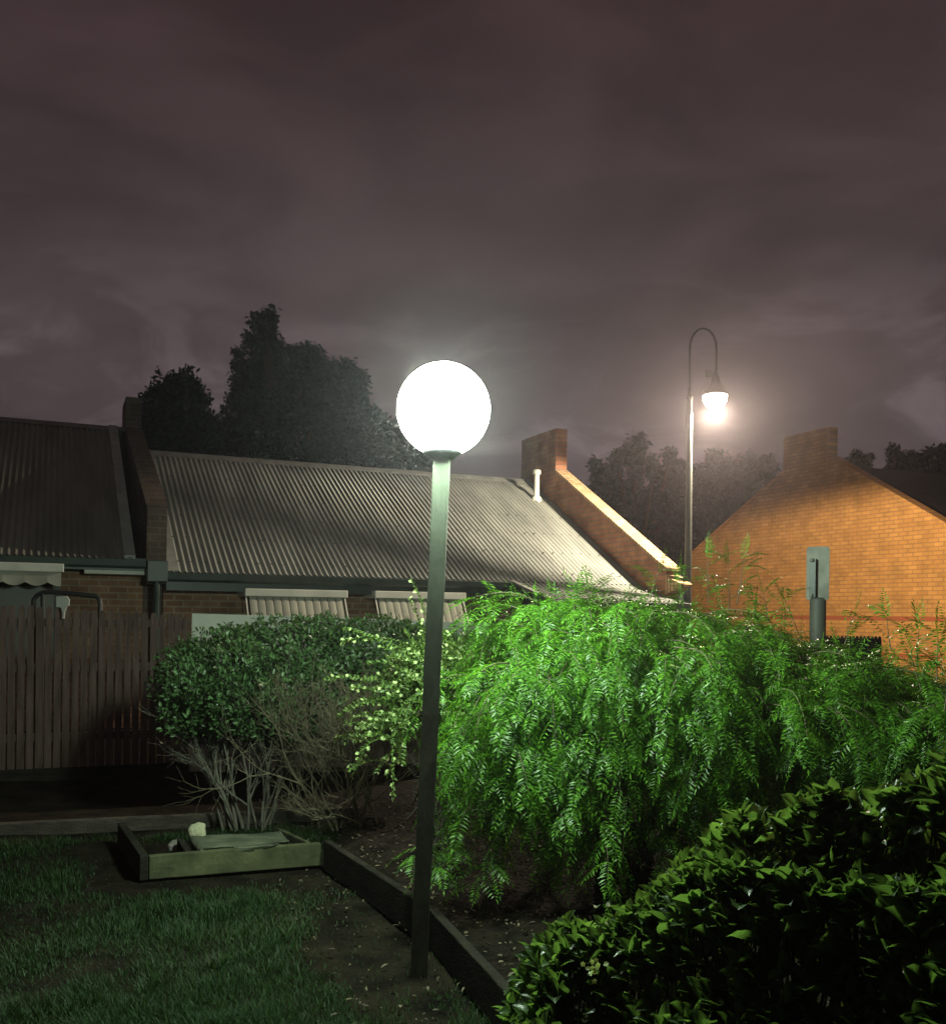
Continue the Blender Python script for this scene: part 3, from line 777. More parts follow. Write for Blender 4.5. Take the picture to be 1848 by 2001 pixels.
# --- lawn grass
def grass():
    n = 150000
    y = 3.3 + (7.2 - 3.3) * rng.random(n) ** 1.25
    x = -0.56 * y + (0.1 + 0.56 * y) * rng.random(n)
    bed = [tuple(p) for p in gp]
    ok = ~in_poly(x, y, bed)
    # worn strip beside the board and round the box
    def dist(ax_, ay, bx, by):
        dx, dy = bx - ax_, by - ay; t = np.clip(((x - ax_) * dx + (y - ay) * dy) / (dx * dx + dy * dy), 0, 1)
        return np.hypot(x - ax_ - t * dx, y - ay - t * dy)
    dd = np.minimum(dist(k0[0], k0[1], k1[0], k1[1]), dist(k1[0], k1[1], k2[0], k2[1]))
    db = dist(A[0], A[1], Bp[0], Bp[1])
    dl = dist(A[0], A[1], A[0] + lb[0], A[1] + lb[1])
    de = dist(ea[0], ea[1], eb[0], eb[1])
    nn = vnoise(x, y, 2.3, 3) * 0.6 + vnoise(x, y, 7, 4) * 0.4
    prob = np.clip((dd - 0.16) / 0.5, 0, 1) * np.clip((db - 0.10) / 0.35, 0, 1) * np.clip((dl - 0.12) / 0.3, 0, 1) * np.clip((de - 0.05) / 0.3, 0, 1)
    prob = np.clip(prob * 1.3 - (0.62 - nn) * 1.5, 0.05, 1)
    inside = in_poly(x, y, [A, Bp, Bp + bd * 1.0, A + lb])
    ok &= (rng.random(n) < prob) & ~inside & (y < ea[1] + (x - ea[0]) * (eb[1] - ea[1]) / (eb[0] - ea[0]) - 0.04)
    x, y, pr = x[ok], y[ok], prob[ok]; n = len(x)
    P = np.stack([x, y, np.full(n, -0.015)], 1)
    az = rng.random(n) * 2 * np.pi; ti = 0.25 + 0.6 * rng.random(n)
    D = np.stack([np.cos(az) * ti, np.sin(az) * ti, np.ones(n)], 1)
    Nn = np.stack([np.cos(az), np.sin(az), -ti * 0.2], 1) + rng.normal(0, .3, (n, 3))
    L = (0.022 + 0.04 * rng.random(n)) * (0.45 + 0.75 * pr) * (0.65 + 0.9 * vnoise(x, y, 5, 21) ** 2 + 0.9 * (vnoise(x, y, 9, 22) > 0.86)); W = 0.0022 + 0.003 * rng.random(n)
    T = [(0, -0.5, 0), (0, 0.5, 0), (0.6, 0.35, 0.05), (0.6, -0.35, 0.05), (1, 0, 0.22)]
    c = Cloud(); c.leaves(P, D, Nn, L, W, T, [(0, 1, 2), (0, 2, 3), (3, 2, 4)])
    tag(c.build('grass', M_GRASS), kind='stuff')
grass()

# --- leaf litter
def litter():
    n = 4200
    y = 3.6 + 4.2 * rng.random(n); x = -1.6 + 3.0 * rng.random(n)
    inb = in_poly(x, y, [tuple(p) for p in gp])
    d0 = (x - (-1.0 + (6.0 - y) * 0.45))
    ok = np.where(inb, rng.random(n) < 0.9, (rng.random(n) < 0.30) & (x > -1.2 + (5.6 - y) * 0.35))
    ok &= ~in_poly(x, y, [A, Bp, Bp + bd, A + lb])
    x, y, inb = x[ok], y[ok], inb[ok]; n = len(x)
    P = np.stack([x, y, np.where(inb, 0.135, 0.012)], 1)
    az = rng.random(n) * 6.28
    D = np.stack([np.cos(az), np.sin(az), rng.normal(0, .25, n)], 1)
    Nn = np.array((0, 0, 1.0)) + rng.normal(0, .35, (n, 3))
    L = 0.012 + 0.028 * rng.random(n) ** 2; W = L * (0.25 + 0.3 * rng.random(n))
    c = Cloud(); c.leaves(P, D, Nn, L, W, SMALL, SMALL_F)
    tag(c.build('leaf_litter', M_LITTER), kind='stuff')
litter()

def shoot(p0, d0, length, droop, step=0.045, wob=0.10):
    n = max(3, int(length / step)); P = [np.array(p0, float)]; d = np.array(d0, float); d /= np.linalg.norm(d)
    for k in range(n):
        d = d + np.array((0, 0, -droop)) * step * 10 * 0.1 * (1 + k * 0.12) + rng.normal(0, wob, 3) * 0.35
        d /= np.linalg.norm(d); q = P[-1] + d * step
        P.append(q)
    return np.array(P)

def frond(c, p0, d0, L, droop=2.2, pairs=11, lw=0.0068, ll=0.036, stems=None):
    """a feathery compound leaf: a bent rachis with pairs of narrow leaflets"""
    n = pairs; st = L / n
    P = [np.array(p0)]; d = np.array(d0, float); d /= np.linalg.norm(d)
    Ds = []
    for k in range(n):
        d = d + np.array((0, 0, -droop * st)); d /= np.linalg.norm(d); P.append(P[-1] + d * st); Ds.append(d.copy())
    P = np.array(P); Ds = np.array(Ds)
    side = np.cross(Ds, (0, 0, 1.0)) + rng.normal(0, 0.15, 3); side = unit(side)
    up = unit(np.cross(side, Ds))
    k = np.arange(n); prof = np.sin(np.pi * (0.18 + 0.74 * (k + 0.5) / n)) ** 0.7
    for sgn in (1, -1):
        D = side * sgn * 0.86 + Ds * 0.5 - up * 0.12 + rng.normal(0, 0.10, (n, 3))
        c.leaves(P[:-1] + Ds * st * 0.3, D, up + rng.normal(0, 0.2, (n, 3)), ll * prof * (0.85 + 0.3 * rng.random(n)), lw, LEAFLET, LEAFLET_F)
    c.leaves(P[-1:], Ds[-1:], up[-1:], ll * 0.8, lw, LEAFLET, LEAFLET_F)
    if stems is not None:
        V, F = tube(P[::3] if len(P[::3]) > 1 else P[[0, -1]], 0.0011, 3); stems.add(V, F)

def pepper():
    leaf, stem = Cloud(), Cloud()
    bx = np.array((1.35, 5.75, 0.1))
    root = tag(empty('feathery_shrub', bx), 'wide bright green weeping shrub with feathery fronds right of the lamp post', 'shrub')
    ridge_px = [(925, 1330), (970, 1245), (1015, 1190), (1100, 1178), (1200, 1176), (1290, 1188), (1390, 1212), (1480, 1236), (1580, 1268), (1680, 1296), (1780, 1318), (1900, 1345)]
    rx_ = np.array([p[0] for p in ridge_px], float); ry_ = np.array([p[1] for p in ridge_px], float)
    starts = []
    N = 560
    for i in range(N):
        px = 935 + (1900 - 935) * rng.random() ** 1.08
        yd = 5.15 + 1.25 * rng.random()
        edge = min(1, max(0, (px - 930) / 150))
        top = np.interp(px, rx_, ry_)
        zt = at(px, top, yd)[2]
        f = rng.random()
        z = zt - 0.05 - (0.75 * f ** 1.6) * (0.55 + 0.45 * edge) * (0.55 if px > 1430 else 1.0)
        p0 = at(px, top, yd); p0[2] = z
        # outer faces start further out
        out = rng.normal(0, 1, 2)
        az = np.array((0.55 * rng.normal() - (0.2 if px < 1050 else 0.0), -1.0 if rng.random() < 0.72 else 0.7))
        az /= np.linalg.norm(az)
        elev = 0.45 - 0.5 * f + 0.25 * rng.random()
        d0 = np.array((az[0], az[1], elev))
        p0[:2] += az * (0.30 * f) * edge
        Lh = (0.42 + 0.5 * rng.random()) * (0.75 + 0.25 * edge) * (0.72 if px > 1430 else 1.0)
        starts.append((p0, d0, Lh, 1.5 + 1.0 * rng.random()))
    # the hanging front curtain
    for i in range(250):
        px = 950 + 925 * rng.random() ** 1.25
        yd = 4.75 + 0.5 * rng.random()
        lo_ = np.interp(px, [940, 1000, 1100, 1340, 1450, 1900], [1450, 1500, 1590, 1590, 1400, 1370]); hi_ = np.interp(px, rx_, ry_) + 60
        p0 = at(px, hi_ + (lo_ - hi_) * rng.random() ** 1.1, yd)
        starts.append((p0, np.array((rng.normal(-0.1, .5), -0.6, 0.25 * rng.normal())), 0.30 + 0.35 * rng.random(), 2.4))
    for i in range(170):                                 # the shaded depths at the right
        px = 1380 + 520 * rng.random(); yd = 6.0 + 0.7 * rng.random()
        starts.append((at(px, 1330 + 260 * rng.random(), yd), np.array((rng.normal(0, .6), -.5, .3 * rng.normal())), 0.4 + 0.3 * rng.random(), 2.2))
    # loose shoots: the upright ones on top, the low sprig by the post, the right edge
    for px, y0, y1, yd in ((1385, 1180, 1085, 5.6), (1425, 1190, 1100, 5.7), (1440, 1180, 1085, 5.6), (1330, 1180, 1130, 5.5), (1270, 1170, 1120, 5.4),
                           (1500, 1210, 1140, 5.7), (1560, 1240, 1170, 5.6), (1650, 1260, 1190, 5.2), (1740, 1270, 1205, 4.8), (1790, 1300, 1215, 4.5), (1830, 1330, 1230, 4.4), (1800, 1350, 1270, 4.3), (1845, 1390, 1300, 4.2)):
        p0 = at(px, y0, yd); p1 = at(px + rng.normal(0, 10), y1, yd)
        starts.append((p0, (p1 - p0) + np.array((rng.normal(0, .03), 0, 0)), np.linalg.norm(p1 - p0) * 1.0, 0.5))
    for i in range(45):                                  # loose fronds standing off the top
        px = 990 + 860 * rng.random(); yd = 5.2 + 1.0 * rng.random()
        p0 = at(px, np.interp(px, rx_, ry_) + 25, yd)
        starts.append((p0, np.array((rng.normal(0, .9), rng.normal(-.2, .5), 0.9)), 0.08 + 0.10 * rng.random(), 2.2))
    for px, py, yd in ((868, 1650, 4.9), (905, 1640, 4.85), (925, 1665, 4.8), (880, 1670, 4.75), (950, 1690, 4.8)):
        starts.append((at(px, py, yd), np.array((rng.normal(0, .5), -0.7, 0.2)), 0.26, 2.2))
    for px, py, yd in ((985, 1190, 5.3), (1005, 1170, 5.35), (995, 1225, 5.25), (1020, 1175, 5.6)):
        starts.append((at(px + 30, py, yd), np.array((-1, -0.2, 0.5)), 0.34, 2.0))
    for p0, d0, Lh, dr in starts:
        P = shoot(p0, d0, Lh, dr, step=0.055)
        V, F = tube(P, np.linspace(0.0032, 0.0012, len(P)), 4); stem.add(V, F)
        T = unit(np.gradient(P, axis=0))
        for k in range(1, len(P)):
            if P[k][2] < 0.2: break
            for r_ in range(1 if rng.random() < 0.7 else 2):
                az = rng.random() * 6.28
                rad = np.array((math.cos(az), math.sin(az), rng.normal(0, .3)))
                dd = T[k] * 0.75 + rad * 0.75 + np.array((0, 0, 0.1))
                frond(leaf, P[k], dd, 0.14 + 0.11 * rng.random(), droop=4.2 * (0.6 + rng.random()), pairs=int(rng.integers(8, 13)), lw=0.0085, ll=0.038 + 0.014 * rng.random())
        frond(leaf, P[-1], T[-1], 0.13, pairs=10)
    # main stems
    big = Cloud()
    for i in range(16):
        tgt = starts[int(rng.integers(0, N))][0]
        b0 = bx + np.array((rng.normal(0, .45), rng.normal(0, .12), 0))
        m = (b0 + tgt) / 2 + np.array((rng.normal(0, .12), 0.15, 0.2))
        t = np.linspace(0, 1, 9)[:, None]
        P = (1 - t) ** 2 * b0 + 2 * t * (1 - t) * m + t * t * tgt
        V, F = tube(P, np.linspace(0.028, 0.006, 9), 6); big.add(V, F)
    off = np.array(root.location)
    for cl, nm, mm in ((leaf, 'foliage', M_PEPPER), (stem, 'twigs', M_BROWN), (big, 'stems', M_DKBARK)):
        o = cl.build(nm, mm, root); o.location = -Vector(root.location)
    return root
pepper()

def grow(c, p, d, L, r, depth, spread=0.5, up=0.15, ends=None, sides=5, bend=0.16, kids=(2, 4), ratio=0.66):
    """a branch that forks; ends collects twig points and directions"""
    n = 5; P = [np.array(p, float)]; d = np.array(d, float); d /= np.linalg.norm(d)
    for k in range(n):
        d = d + rng.normal(0, bend, 3) + np.array((0, 0, up * 0.3)); d /= np.linalg.norm(d)
        P.append(P[-1] + d * L / n)
    P = np.array(P)
    V, F = tube(P, np.linspace(r, r * 0.62, n + 1), sides if depth > 1 else 3); c.add(V, F)
    if ends is not None and depth <= 1:
        for k in (2, 4, 5): ends.append((P[k], d.copy()))
    if depth == 0: return
    for i in range(int(rng.integers(*kids))):
        k = int(rng.integers(2, n + 1)); nd = d + rng.normal(0, spread, 3) + np.array((0, 0, up))
        grow(c, P[k], nd, L * ratio * (0.75 + 0.5 * rng.random()), r * 0.6, depth - 1, spread, up, ends, sides, bend, kids, ratio)
    nd = d + rng.normal(0, spread * 0.4, 3)
    grow(c, P[-1], nd, L * ratio, r * 0.62, depth - 1, spread, up, ends, sides, bend, kids, ratio)

def hull_leaves(c, ells, n, L, seedmask=None, shell=0.55, thin=None, upb=0.3):
    """leaves through the outer shell of a union of ellipsoids"""
    vol = np.array([e_[3] * e_[4] * e_[5] for e_ in ells]) ** 0.7; pr = vol / vol.sum()
    idx = rng.choice(len(ells), n, p=pr); E = np.array(ells)[idx]
    dirs = rnd_unit(n); rad = shell + (1 - shell) * rng.random(n) ** 0.6
    rad *= 1 + 0.10 * np.sin(dirs[:, 0] * 9 + idx) * np.sin(dirs[:, 2] * 8 + 2 * idx) + rng.normal(0, 0.03, n)
    P = E[:, :3] + dirs * rad[:, None] * E[:, 3:6]
    nrm = unit(dirs / E[:, 3:6])
    keep = np.ones(n, bool)
    for j, e_ in enumerate(ells):                        # drop points deep in another ellipsoid
        q = np.linalg.norm((P - np.array(e_[:3])) / np.array(e_[3:6]), axis=1); keep &= (q > shell * 0.92)
    if thin is not None: keep &= thin(P)
    P, nrm = P[keep], nrm[keep]; m = len(P)
    D = unit(nrm * 0.6 + rnd_unit(m) * 0.9 + np.array((0, 0, upb)))
    Nn = unit(nrm + np.array((0, 0, 0.7)) + rnd_unit(m) * 0.6)
    c.leaves(P, D, Nn, L[0] + (L[1] - L[0]) * rng.random(m), (L[0] + (L[1] - L[0]) * rng.random(m)) * 0.5, SMALL, SMALL_F)

def clipped_shrub():
    b0 = grd(478, 1626) + np.array((0, 0.12, 0))
    root = tag(empty('clipped_shrub', b0), 'rounded dark green shrub with bare pale lower stems behind the planter box', 'shrub')
    br, lf = Cloud(), Cloud(); ends = []
    for i in range(15):
        px = 420 + 110 * rng.random(); p0 = b0 + np.array(((px - 478) / FPX * 7.0 * 0.8, rng.normal(0, .07), 0))
        lean = (px - 470) / 75.0 - 0.25
        d = np.array((lean * 0.42 + rng.normal(0, .08), rng.normal(-0.02, .16), 1.0))
        grow(br, p0, d, 0.36 + 0.12 * rng.random(), 0.0095 + 0.007 * rng.random(), 4, spread=0.36, up=0.18, ends=ends, bend=0.12, ratio=0.74)
    # low arching limb at the left
    for i in range(7):
        p0 = at(470 - 10 * i, 1500 - 12 * i, 7.0 + rng.normal(0, .1))
        grow(br, p0, np.array((-1.0, rng.normal(-.2, .3), 0.10 + 0.08 * i)), 0.17, 0.007, 3, spread=0.42, up=0.12, ends=None, bend=0.2)
    E = []
    for px, py, rx_, rz_, yd in ((395, 1330, 95, 85, 7.3), (470, 1315, 120, 95, 7.35), (560, 1300, 120, 95, 7.5), (650, 1290, 110, 85, 7.7), (740, 1275, 110, 70, 7.9), (560, 1380, 110, 90, 7.4), (640, 1370, 80, 95, 7.5), (820, 1280, 90, 60, 8.0), (385, 1415, 75, 80, 7.35), (470, 1400, 80, 75, 7.45), (560, 1425, 95, 60, 7.55), (730, 1360, 90, 90, 7.9), (900, 1290, 80, 50, 7.8), (860, 1350, 80, 70, 7.9)):
        c = at(px, py, yd); k = yd / FPX; E.append((c[0], c[1], c[2], rx_ * k, 0.42, rz_ * k))
    def thin(P):
        keepz = P[:, 2] > 0.42 + 0.15 * np.sin(P[:, 0] * 5)
        dens = vnoise(P[:, 0] + P[:, 1], P[:, 2], 6, 11)
        low = np.clip((P[:, 2] - 0.38) / 0.45, 0.10, 1)
        lft = np.where(P[:, 0] < -1.75, np.clip((P[:, 2] - 0.75) / 0.35, 0.16, 1), 1)
        return keepz & (dens > 0.22) & (rng.random(len(P)) < low * lft)
    hull_leaves(lf, E, 46000, (0.030, 0.058), shell=0.6, thin=thin)
    pe_ = [(p, d) for p, d in ends if p[2] > 0.70 and HX + FPX * p[0] / p[1] > 318]
    for p, d in pe_:
        m = 3; lf.leaves(p + rng.normal(0, .02, (m, 3)), d + rnd_unit(m) * 0.9, rnd_unit(m) + np.array((0, 0, .8)), 0.045, 0.022, SMALL, SMALL_F)
    for cl, nm, mm in ((lf, 'foliage', M_HEDGE), (br, 'branches', M_BARK)):
        o = cl.build(nm, mm, root); o.location = -Vector(root.location)
clipped_shrub()

def twig_shrub():
    b0 = grd(692, 1640) + np.array((0.02, 0.10, 0.05))
    root = tag(empty('twiggy_shrub', b0), 'leafless brown twiggy shrub left of the flowering shrub', 'shrub')
    br = Cloud()
    for i in range(14):
        d = np.array((rng.normal(-0.08, .30), rng.normal(-.08, .22), 1.0))
        grow(br, b0 + np.array((rng.normal(0, .10), rng.normal(0, .06), 0)), d, 0.44 + 0.10 * rng.random(), 0.010, 4, spread=0.42, up=0.12, bend=0.16, kids=(2, 4), ratio=0.70)
    for i in range(2):
        grow(br, at(700, 1430 + 40 * i, b0[1]), np.array((-1, rng.normal(-.2, .2), 0.12)), 0.22, 0.005, 3, spread=0.4, up=0.05)
    o = br.build('branches', M_BROWN, root); o.location = -Vector(root.location)
twig_shrub()

def flower_shrub():
    b0 = at(850, 1600, 6.05) * np.array((1, 1, 0)) + np.array((0, 0, 0.08))
    root = tag(empty('flowering_shrub', b0), 'trailing shrub with small white flowers behind the lamp post', 'shrub')
    st, lf, fl = Cloud(), Cloud(), Cloud()
    shoots = []
    for i in range(150):
        px = 735 + 235 * rng.random(); yd = 5.75 + 0.5 * rng.random()
        top = 1225 + 40 * rng.random() + (60 if px < 780 else 0)
        p0 = at(px + (850 - px) * 0.3, top + 60 + 130 * rng.random(), yd)
        d = np.array(((px - 850) / 110 + rng.normal(0, .5), rng.normal(-.45, .45), 0.75 + rng.normal(0, .3)))
        shoots.append((p0, d, 0.22 + 0.26 * rng.random(), 1.5, True))
    shoots.append((at(832, 1380, 5.7), np.array((-0.25, -0.1, 0.2)), 0.72, 6.5, False))
    shoots.append((at(828, 1360, 5.72), np.array((-0.2, -0.2, 0.1)), 0.50, 6.5, False))
    shoots.append((at(815, 1390, 5.75), np.array((-0.5, -0.1, 0.2)), 0.3, 3.0, False))
    for x, y, dx, dz in ((770, 1340, -1, 0.25), (800, 1260, -1, 0.35), (850, 1260, -0.3, 1), (840, 1300, -.15, 1), (800, 1275, -.9, .5), (760, 1400, -.4, -.5)):
        shoots.append((at(x, y, 5.8), np.array((dx, -.2, dz)), 0.42, 0.8, True))
    for p0, d, L, dr, fw in shoots:
        P = shoot(p0, d, L, dr, step=0.022)
        V, F = tube(P, np.linspace(0.003, 0.0012, len(P)), 4); st.add(V, F)
        T = unit(np.gradient(P, axis=0)); m = len(P)
        for sg in (1, -1):
            sd = unit(np.cross(T, rnd_unit(1)[0])) * sg
            lf.leaves(P, sd * 0.9 + T * 0.5 + rng.normal(0, .2, (m, 3)), rnd_unit(m) * .5 + np.array((0, -.4, .7)), 0.026 + 0.014 * rng.random(m), 0.014, SMALL, SMALL_F)
        if fw or rng.random() < .4:
            for k in range(int(rng.integers(2, 8))):
                c = P[-1 - int(rng.integers(0, min(12, m - 1)))] + rng.normal(0, .012, 3)
                nr = unit(np.array((rng.normal(0, .5), -0.7, 0.6)) + rng.normal(0, .3, 3)); a_ = unit(np.cross(nr, (0.3, .2, 1))); b_ = np.cross(nr, a_)
                ph = rng.random() * 6; an = ph + np.arange(5) * 2 * np.pi / 5
                D = np.cos(an)[:, None] * a_ + np.sin(an)[:, None] * b_ + nr * 0.25
                fl.leaves(np.repeat(c[None], 5, 0), D, np.repeat(nr[None], 5, 0), 0.0135, 0.0105, SMALL, SMALL_F)
    E = []
    for px, py, rx_, rz_ in ((850, 1310, 85, 70), (800, 1340, 60, 60), (900, 1300, 70, 55)):
        c = at(px, py, 6.15); k = 6.15 / FPX; E.append((c[0], c[1], c[2], rx_ * k, 0.25, rz_ * k))
    hull_leaves(lf, E, 4500, (0.024, 0.04), shell=0.3)
    big = Cloud()
    for i in range(9):
        tgt = at(780 + 150 * rng.random(), 1340, 6.1); m = (b0 + tgt) / 2 + rng.normal(0, .08, 3)
        t = np.linspace(0, 1, 8)[:, None]; P = (1 - t) ** 2 * (b0 + rng.normal(0, .06, 3) * np.array((1, 1, 0))) + 2 * t * (1 - t) * m + t * t * tgt
        V, F = tube(P, np.linspace(0.012, 0.004, 8), 5); big.add(V, F)
    for i in range(10):
        grow(big, at(840 + 60 * rng.random(), 1500 + 120 * rng.random(), 5.6), np.array((rng.normal(0, .6), -.4, .2)), 0.14, 0.004, 2, spread=.6)
    for cl, nm, mm in ((lf, 'foliage', M_VINE), (fl, 'flowers', M_FLOWER), (st, 'stems', M_VINE), (big, 'branches', M_DKBARK)):
        o = cl.build(nm, mm, root); o.location = -Vector(root.location)
flower_shrub()

def front_hedge():
    b0 = np.array((0.75, 1.9, 0.0))
    root = tag(empty('broadleaf_hedge', b0), 'dark glossy broad leaved hedge in the near right corner', 'hedge')
    # crest seen against the dark: the hedge is a rounded bank below it
    crest = [(985, 2080, 2.75), (1010, 1990, 2.72), (1045, 1890, 2.66), (1100, 1800, 2.55), (1200, 1738, 2.45), (1300, 1690, 2.32), (1440, 1630, 2.15), (1600, 1570, 2.0), (1740, 1530, 1.88), (1850, 1490, 1.8), (2050, 1400, 1.65)]
    C = np.array([at(x, y, d) for x, y, d in crest])
    seg = np.linalg.norm(np.diff(C, axis=0), axis=1); cum = np.concatenate([[0], np.cumsum(seg)])
    def cpt(t): return np.array([np.interp(t * cum[-1], cum, C[:, k]) for k in range(3)]).T
    lf, st = Cloud(), Cloud()
    n = 2300
    t = rng.random(n) ** 0.9
    q = cpt(t)
    s = rng.random(n) ** 0.85 * 1.15 - 0.15                 # -0.15 far side ... 1 down the near side
    th = s * 1.55
    out = unit(np.stack([0.35 - 0.55 * (t < 0.3), -np.ones(n), np.zeros(n)], 1))
    bum = 0.05 * np.sin(q[:, 0] * 13 + th * 5) + 0.045 * np.sin(q[:, 0] * 7 - th * 8 + 1)
    fw = np.where(s < 0.62, s * 1.05, 0.651 + (s - 0.62) * 0.40)
    drop = np.where(s < 0, s * s * 6, np.where(s < 0.62, 0.20 * s, 0.124 + (s - 0.62) * 1.35))
    zz = np.zeros(n)
    P = q + out * fw[:, None] + np.stack([zz, zz, -drop - 0.03], 1)
    tilt = np.clip((s - 0.45) / 0.35, 0, 1)
    nrm = unit(out * (0.15 + 0.85 * tilt)[:, None] + np.stack([zz, zz, 1.05 - 0.65 * tilt], 1))
    P = P + nrm * (bum - 0.02 - 0.06 * rng.random(n) ** 2)[:, None]
    ok = (P[:, 1] > 0.75) & (P[:, 2] > 0.02)
    P, nrm = P[ok], nrm[ok]
    for p, nn in zip(P, nrm):
        k = int(rng.integers(4, 7)); axd = unit(nn * 0.6 + np.array((0, 0, 0.75)) + rng.normal(0, .30, 3))
        a_ = unit(np.cross(axd, (0.3, 0.9, 0.2))); b_ = np.cross(axd, a_)
        an = rng.random() * 6.28 + np.arange(k) * 2.4
        lvl = np.arange(k) / k
        op = 0.18 + 0.72 * (1 - lvl) + rng.normal(0, .18, k)
        D = axd[None] * np.cos(op)[:, None] + (np.cos(an)[:, None] * a_ + np.sin(an)[:, None] * b_) * np.sin(op)[:, None]
        pos = p + axd * (lvl * 0.03)[:, None]
        Nn = axd[None] - (np.cos(an)[:, None] * a_ + np.sin(an)[:, None] * b_) * 0.2 + rng.normal(0, .38, (k, 3))
        sc = 0.75 + 0.5 * rng.random()
        L = (0.043 + 0.024 * rng.random(k)) * sc * (1.12 - 0.4 * lvl)
        lf.leaves(pos, D, Nn, L, L * (0.47 + 0.12 * rng.random(k)), BIG, BIG_F)
        V, F = tube(np.array([p - axd * 0.10 - np.array((0, 0, .02)), p - axd * 0.03, p + axd * 0.03]), (0.0025, 0.002, 0.0015), 4); st.add(V, F)
    inner = []
    m = 3500
    t = rng.random(m); q = cpt(t); th = rng.random(m) * 1.7 - .2; rr = 0.36 + 0.2 * rng.random(m)
    out = unit(np.stack([np.full(m, 0.3), -np.ones(m), np.zeros(m)], 1))
    Pi = q + out * (np.sin(th) * rr)[:, None] + np.stack([np.zeros(m), np.zeros(m), (np.cos(th)) * rr - 0.62], 1)
    lf.leaves(Pi, rnd_unit(m), rnd_unit(m), 0.05, 0.024, BIG, BIG_F)
    big = Cloud()
    for i in range(26):
        tgt = P[int(rng.integers(0, len(P)))] - np.array((0, 0, .08)); f0 = np.array((tgt[0] * 0.8 + 0.15, 2.0 + rng.normal(0, .15), 0.0))
        mm_ = (f0 + tgt) / 2 + rng.normal(0, .06, 3); tt = np.linspace(0, 1, 7)[:, None]
        V, F = tube((1 - tt) ** 2 * f0 + 2 * tt * (1 - tt) * mm_ + tt * tt * tgt, np.linspace(.012, .004, 7), 5); big.add(V, F)
    # a small cream flower cluster low on the left
    fl = Cloud(); fc = at(1160, 1895, 2.12)
    for i in range(16):
        c = fc + rng.normal(0, .010, 3); nr = unit(np.array((0, -.7, .7)) + rng.normal(0, .4, 3)); a_ = unit(np.cross(nr, (0.3, .2, 1))); b_ = np.cross(nr, a_)
        an = np.arange(5) * 2 * np.pi / 5
        fl.leaves(np.repeat(c[None], 5, 0), np.cos(an)[:, None] * a_ + np.sin(an)[:, None] * b_ + nr * .2, np.repeat(nr[None], 5, 0), 0.0065, 0.005, SMALL, SMALL_F)
    for cl, nm, mm, sm in ((lf, 'foliage', M_FRONT, True), (st, 'twigs', M_DKBARK, False), (big, 'stems', M_DKBARK, False), (fl, 'flowers', M_FLOWER, False)):
        o = cl.build(nm, mm, root, sm); o.location = -Vector(root.location)
front_hedge()

# ------------------------------------------------------------------ sign and screen behind the shrub
GD = 6.7
sb_ = at(1595, 1300, GD) * np.array((1, 1, 0))
o = tag(empty('sign', sb_, R(-32)), 'back of a small pale metal sign on a thick post, before the orange gable', 'sign')
k = GD / FPX
zt, zb = at(1595, 1068, GD)[2], at(1595, 1173, GD)[2]
hw = 0.078
outl = []
rc = 0.02
for cx, cz, a0 in ((hw - rc, zt - rc, 0), (-hw + rc, zt - rc, 90), (-hw + rc, zb + rc, 180), (hw - rc, zb + rc, 270)):
    for q in range(4):
        an = R(a0 + 30 * q); outl.append((cx + rc * math.cos(an), cz + rc * math.sin(an)))
MB().prism(outl, 1, 0.0, 0.006).build('panel', M_SIGN, o)
MB().box((-0.048, -0.042, zb + 0.02), (-0.006, -0.001, zt - 0.09)).build('bracket', M_DKGREEN, o)
MB().lathe((-0.03, -0.05, zt - 0.10), [(0.013, -0.01), (0.016, 0), (0.012, 0.016)], 10).build('bolt', M_SIGN, o)
MB().lathe((-0.03, -0.05, zb + 0.035), [(0.009, -0.01), (0.011, 0), (0.008, 0.012)], 10).build('bolt', M_SIGN, o)
MB().lathe((0, 0.02, 0), [(0.056, 0), (0.056, zb + 0.0), (0.052, zb + 0.015), (0.03, zb + 0.02)], 18).build('post', M_POLE, o, True)

sd_ = 7.6
a0 = at(1612, 1245, sd_); a1 = at(1722, 1243, sd_)
o = tag(empty('garden_screen', a0 * np.array((1, 1, 0))), 'dark low screen with a scalloped top edge, right of the sign post', 'screen')
n = 15; W_ = a1[0] - a0[0]
for i in range(n):
    x = W_ * (i + 0.5) / n; r_ = W_ / n * 0.5
    MB().lathe((x, 0.0, 0), [(r_, 0), (r_, a0[2] - 0.012), (r_ * 0.7, a0[2] + 0.004), (r_ * 0.25, a0[2] + 0.012)], 10).build('paling', M_DARKWOOD, o, True)

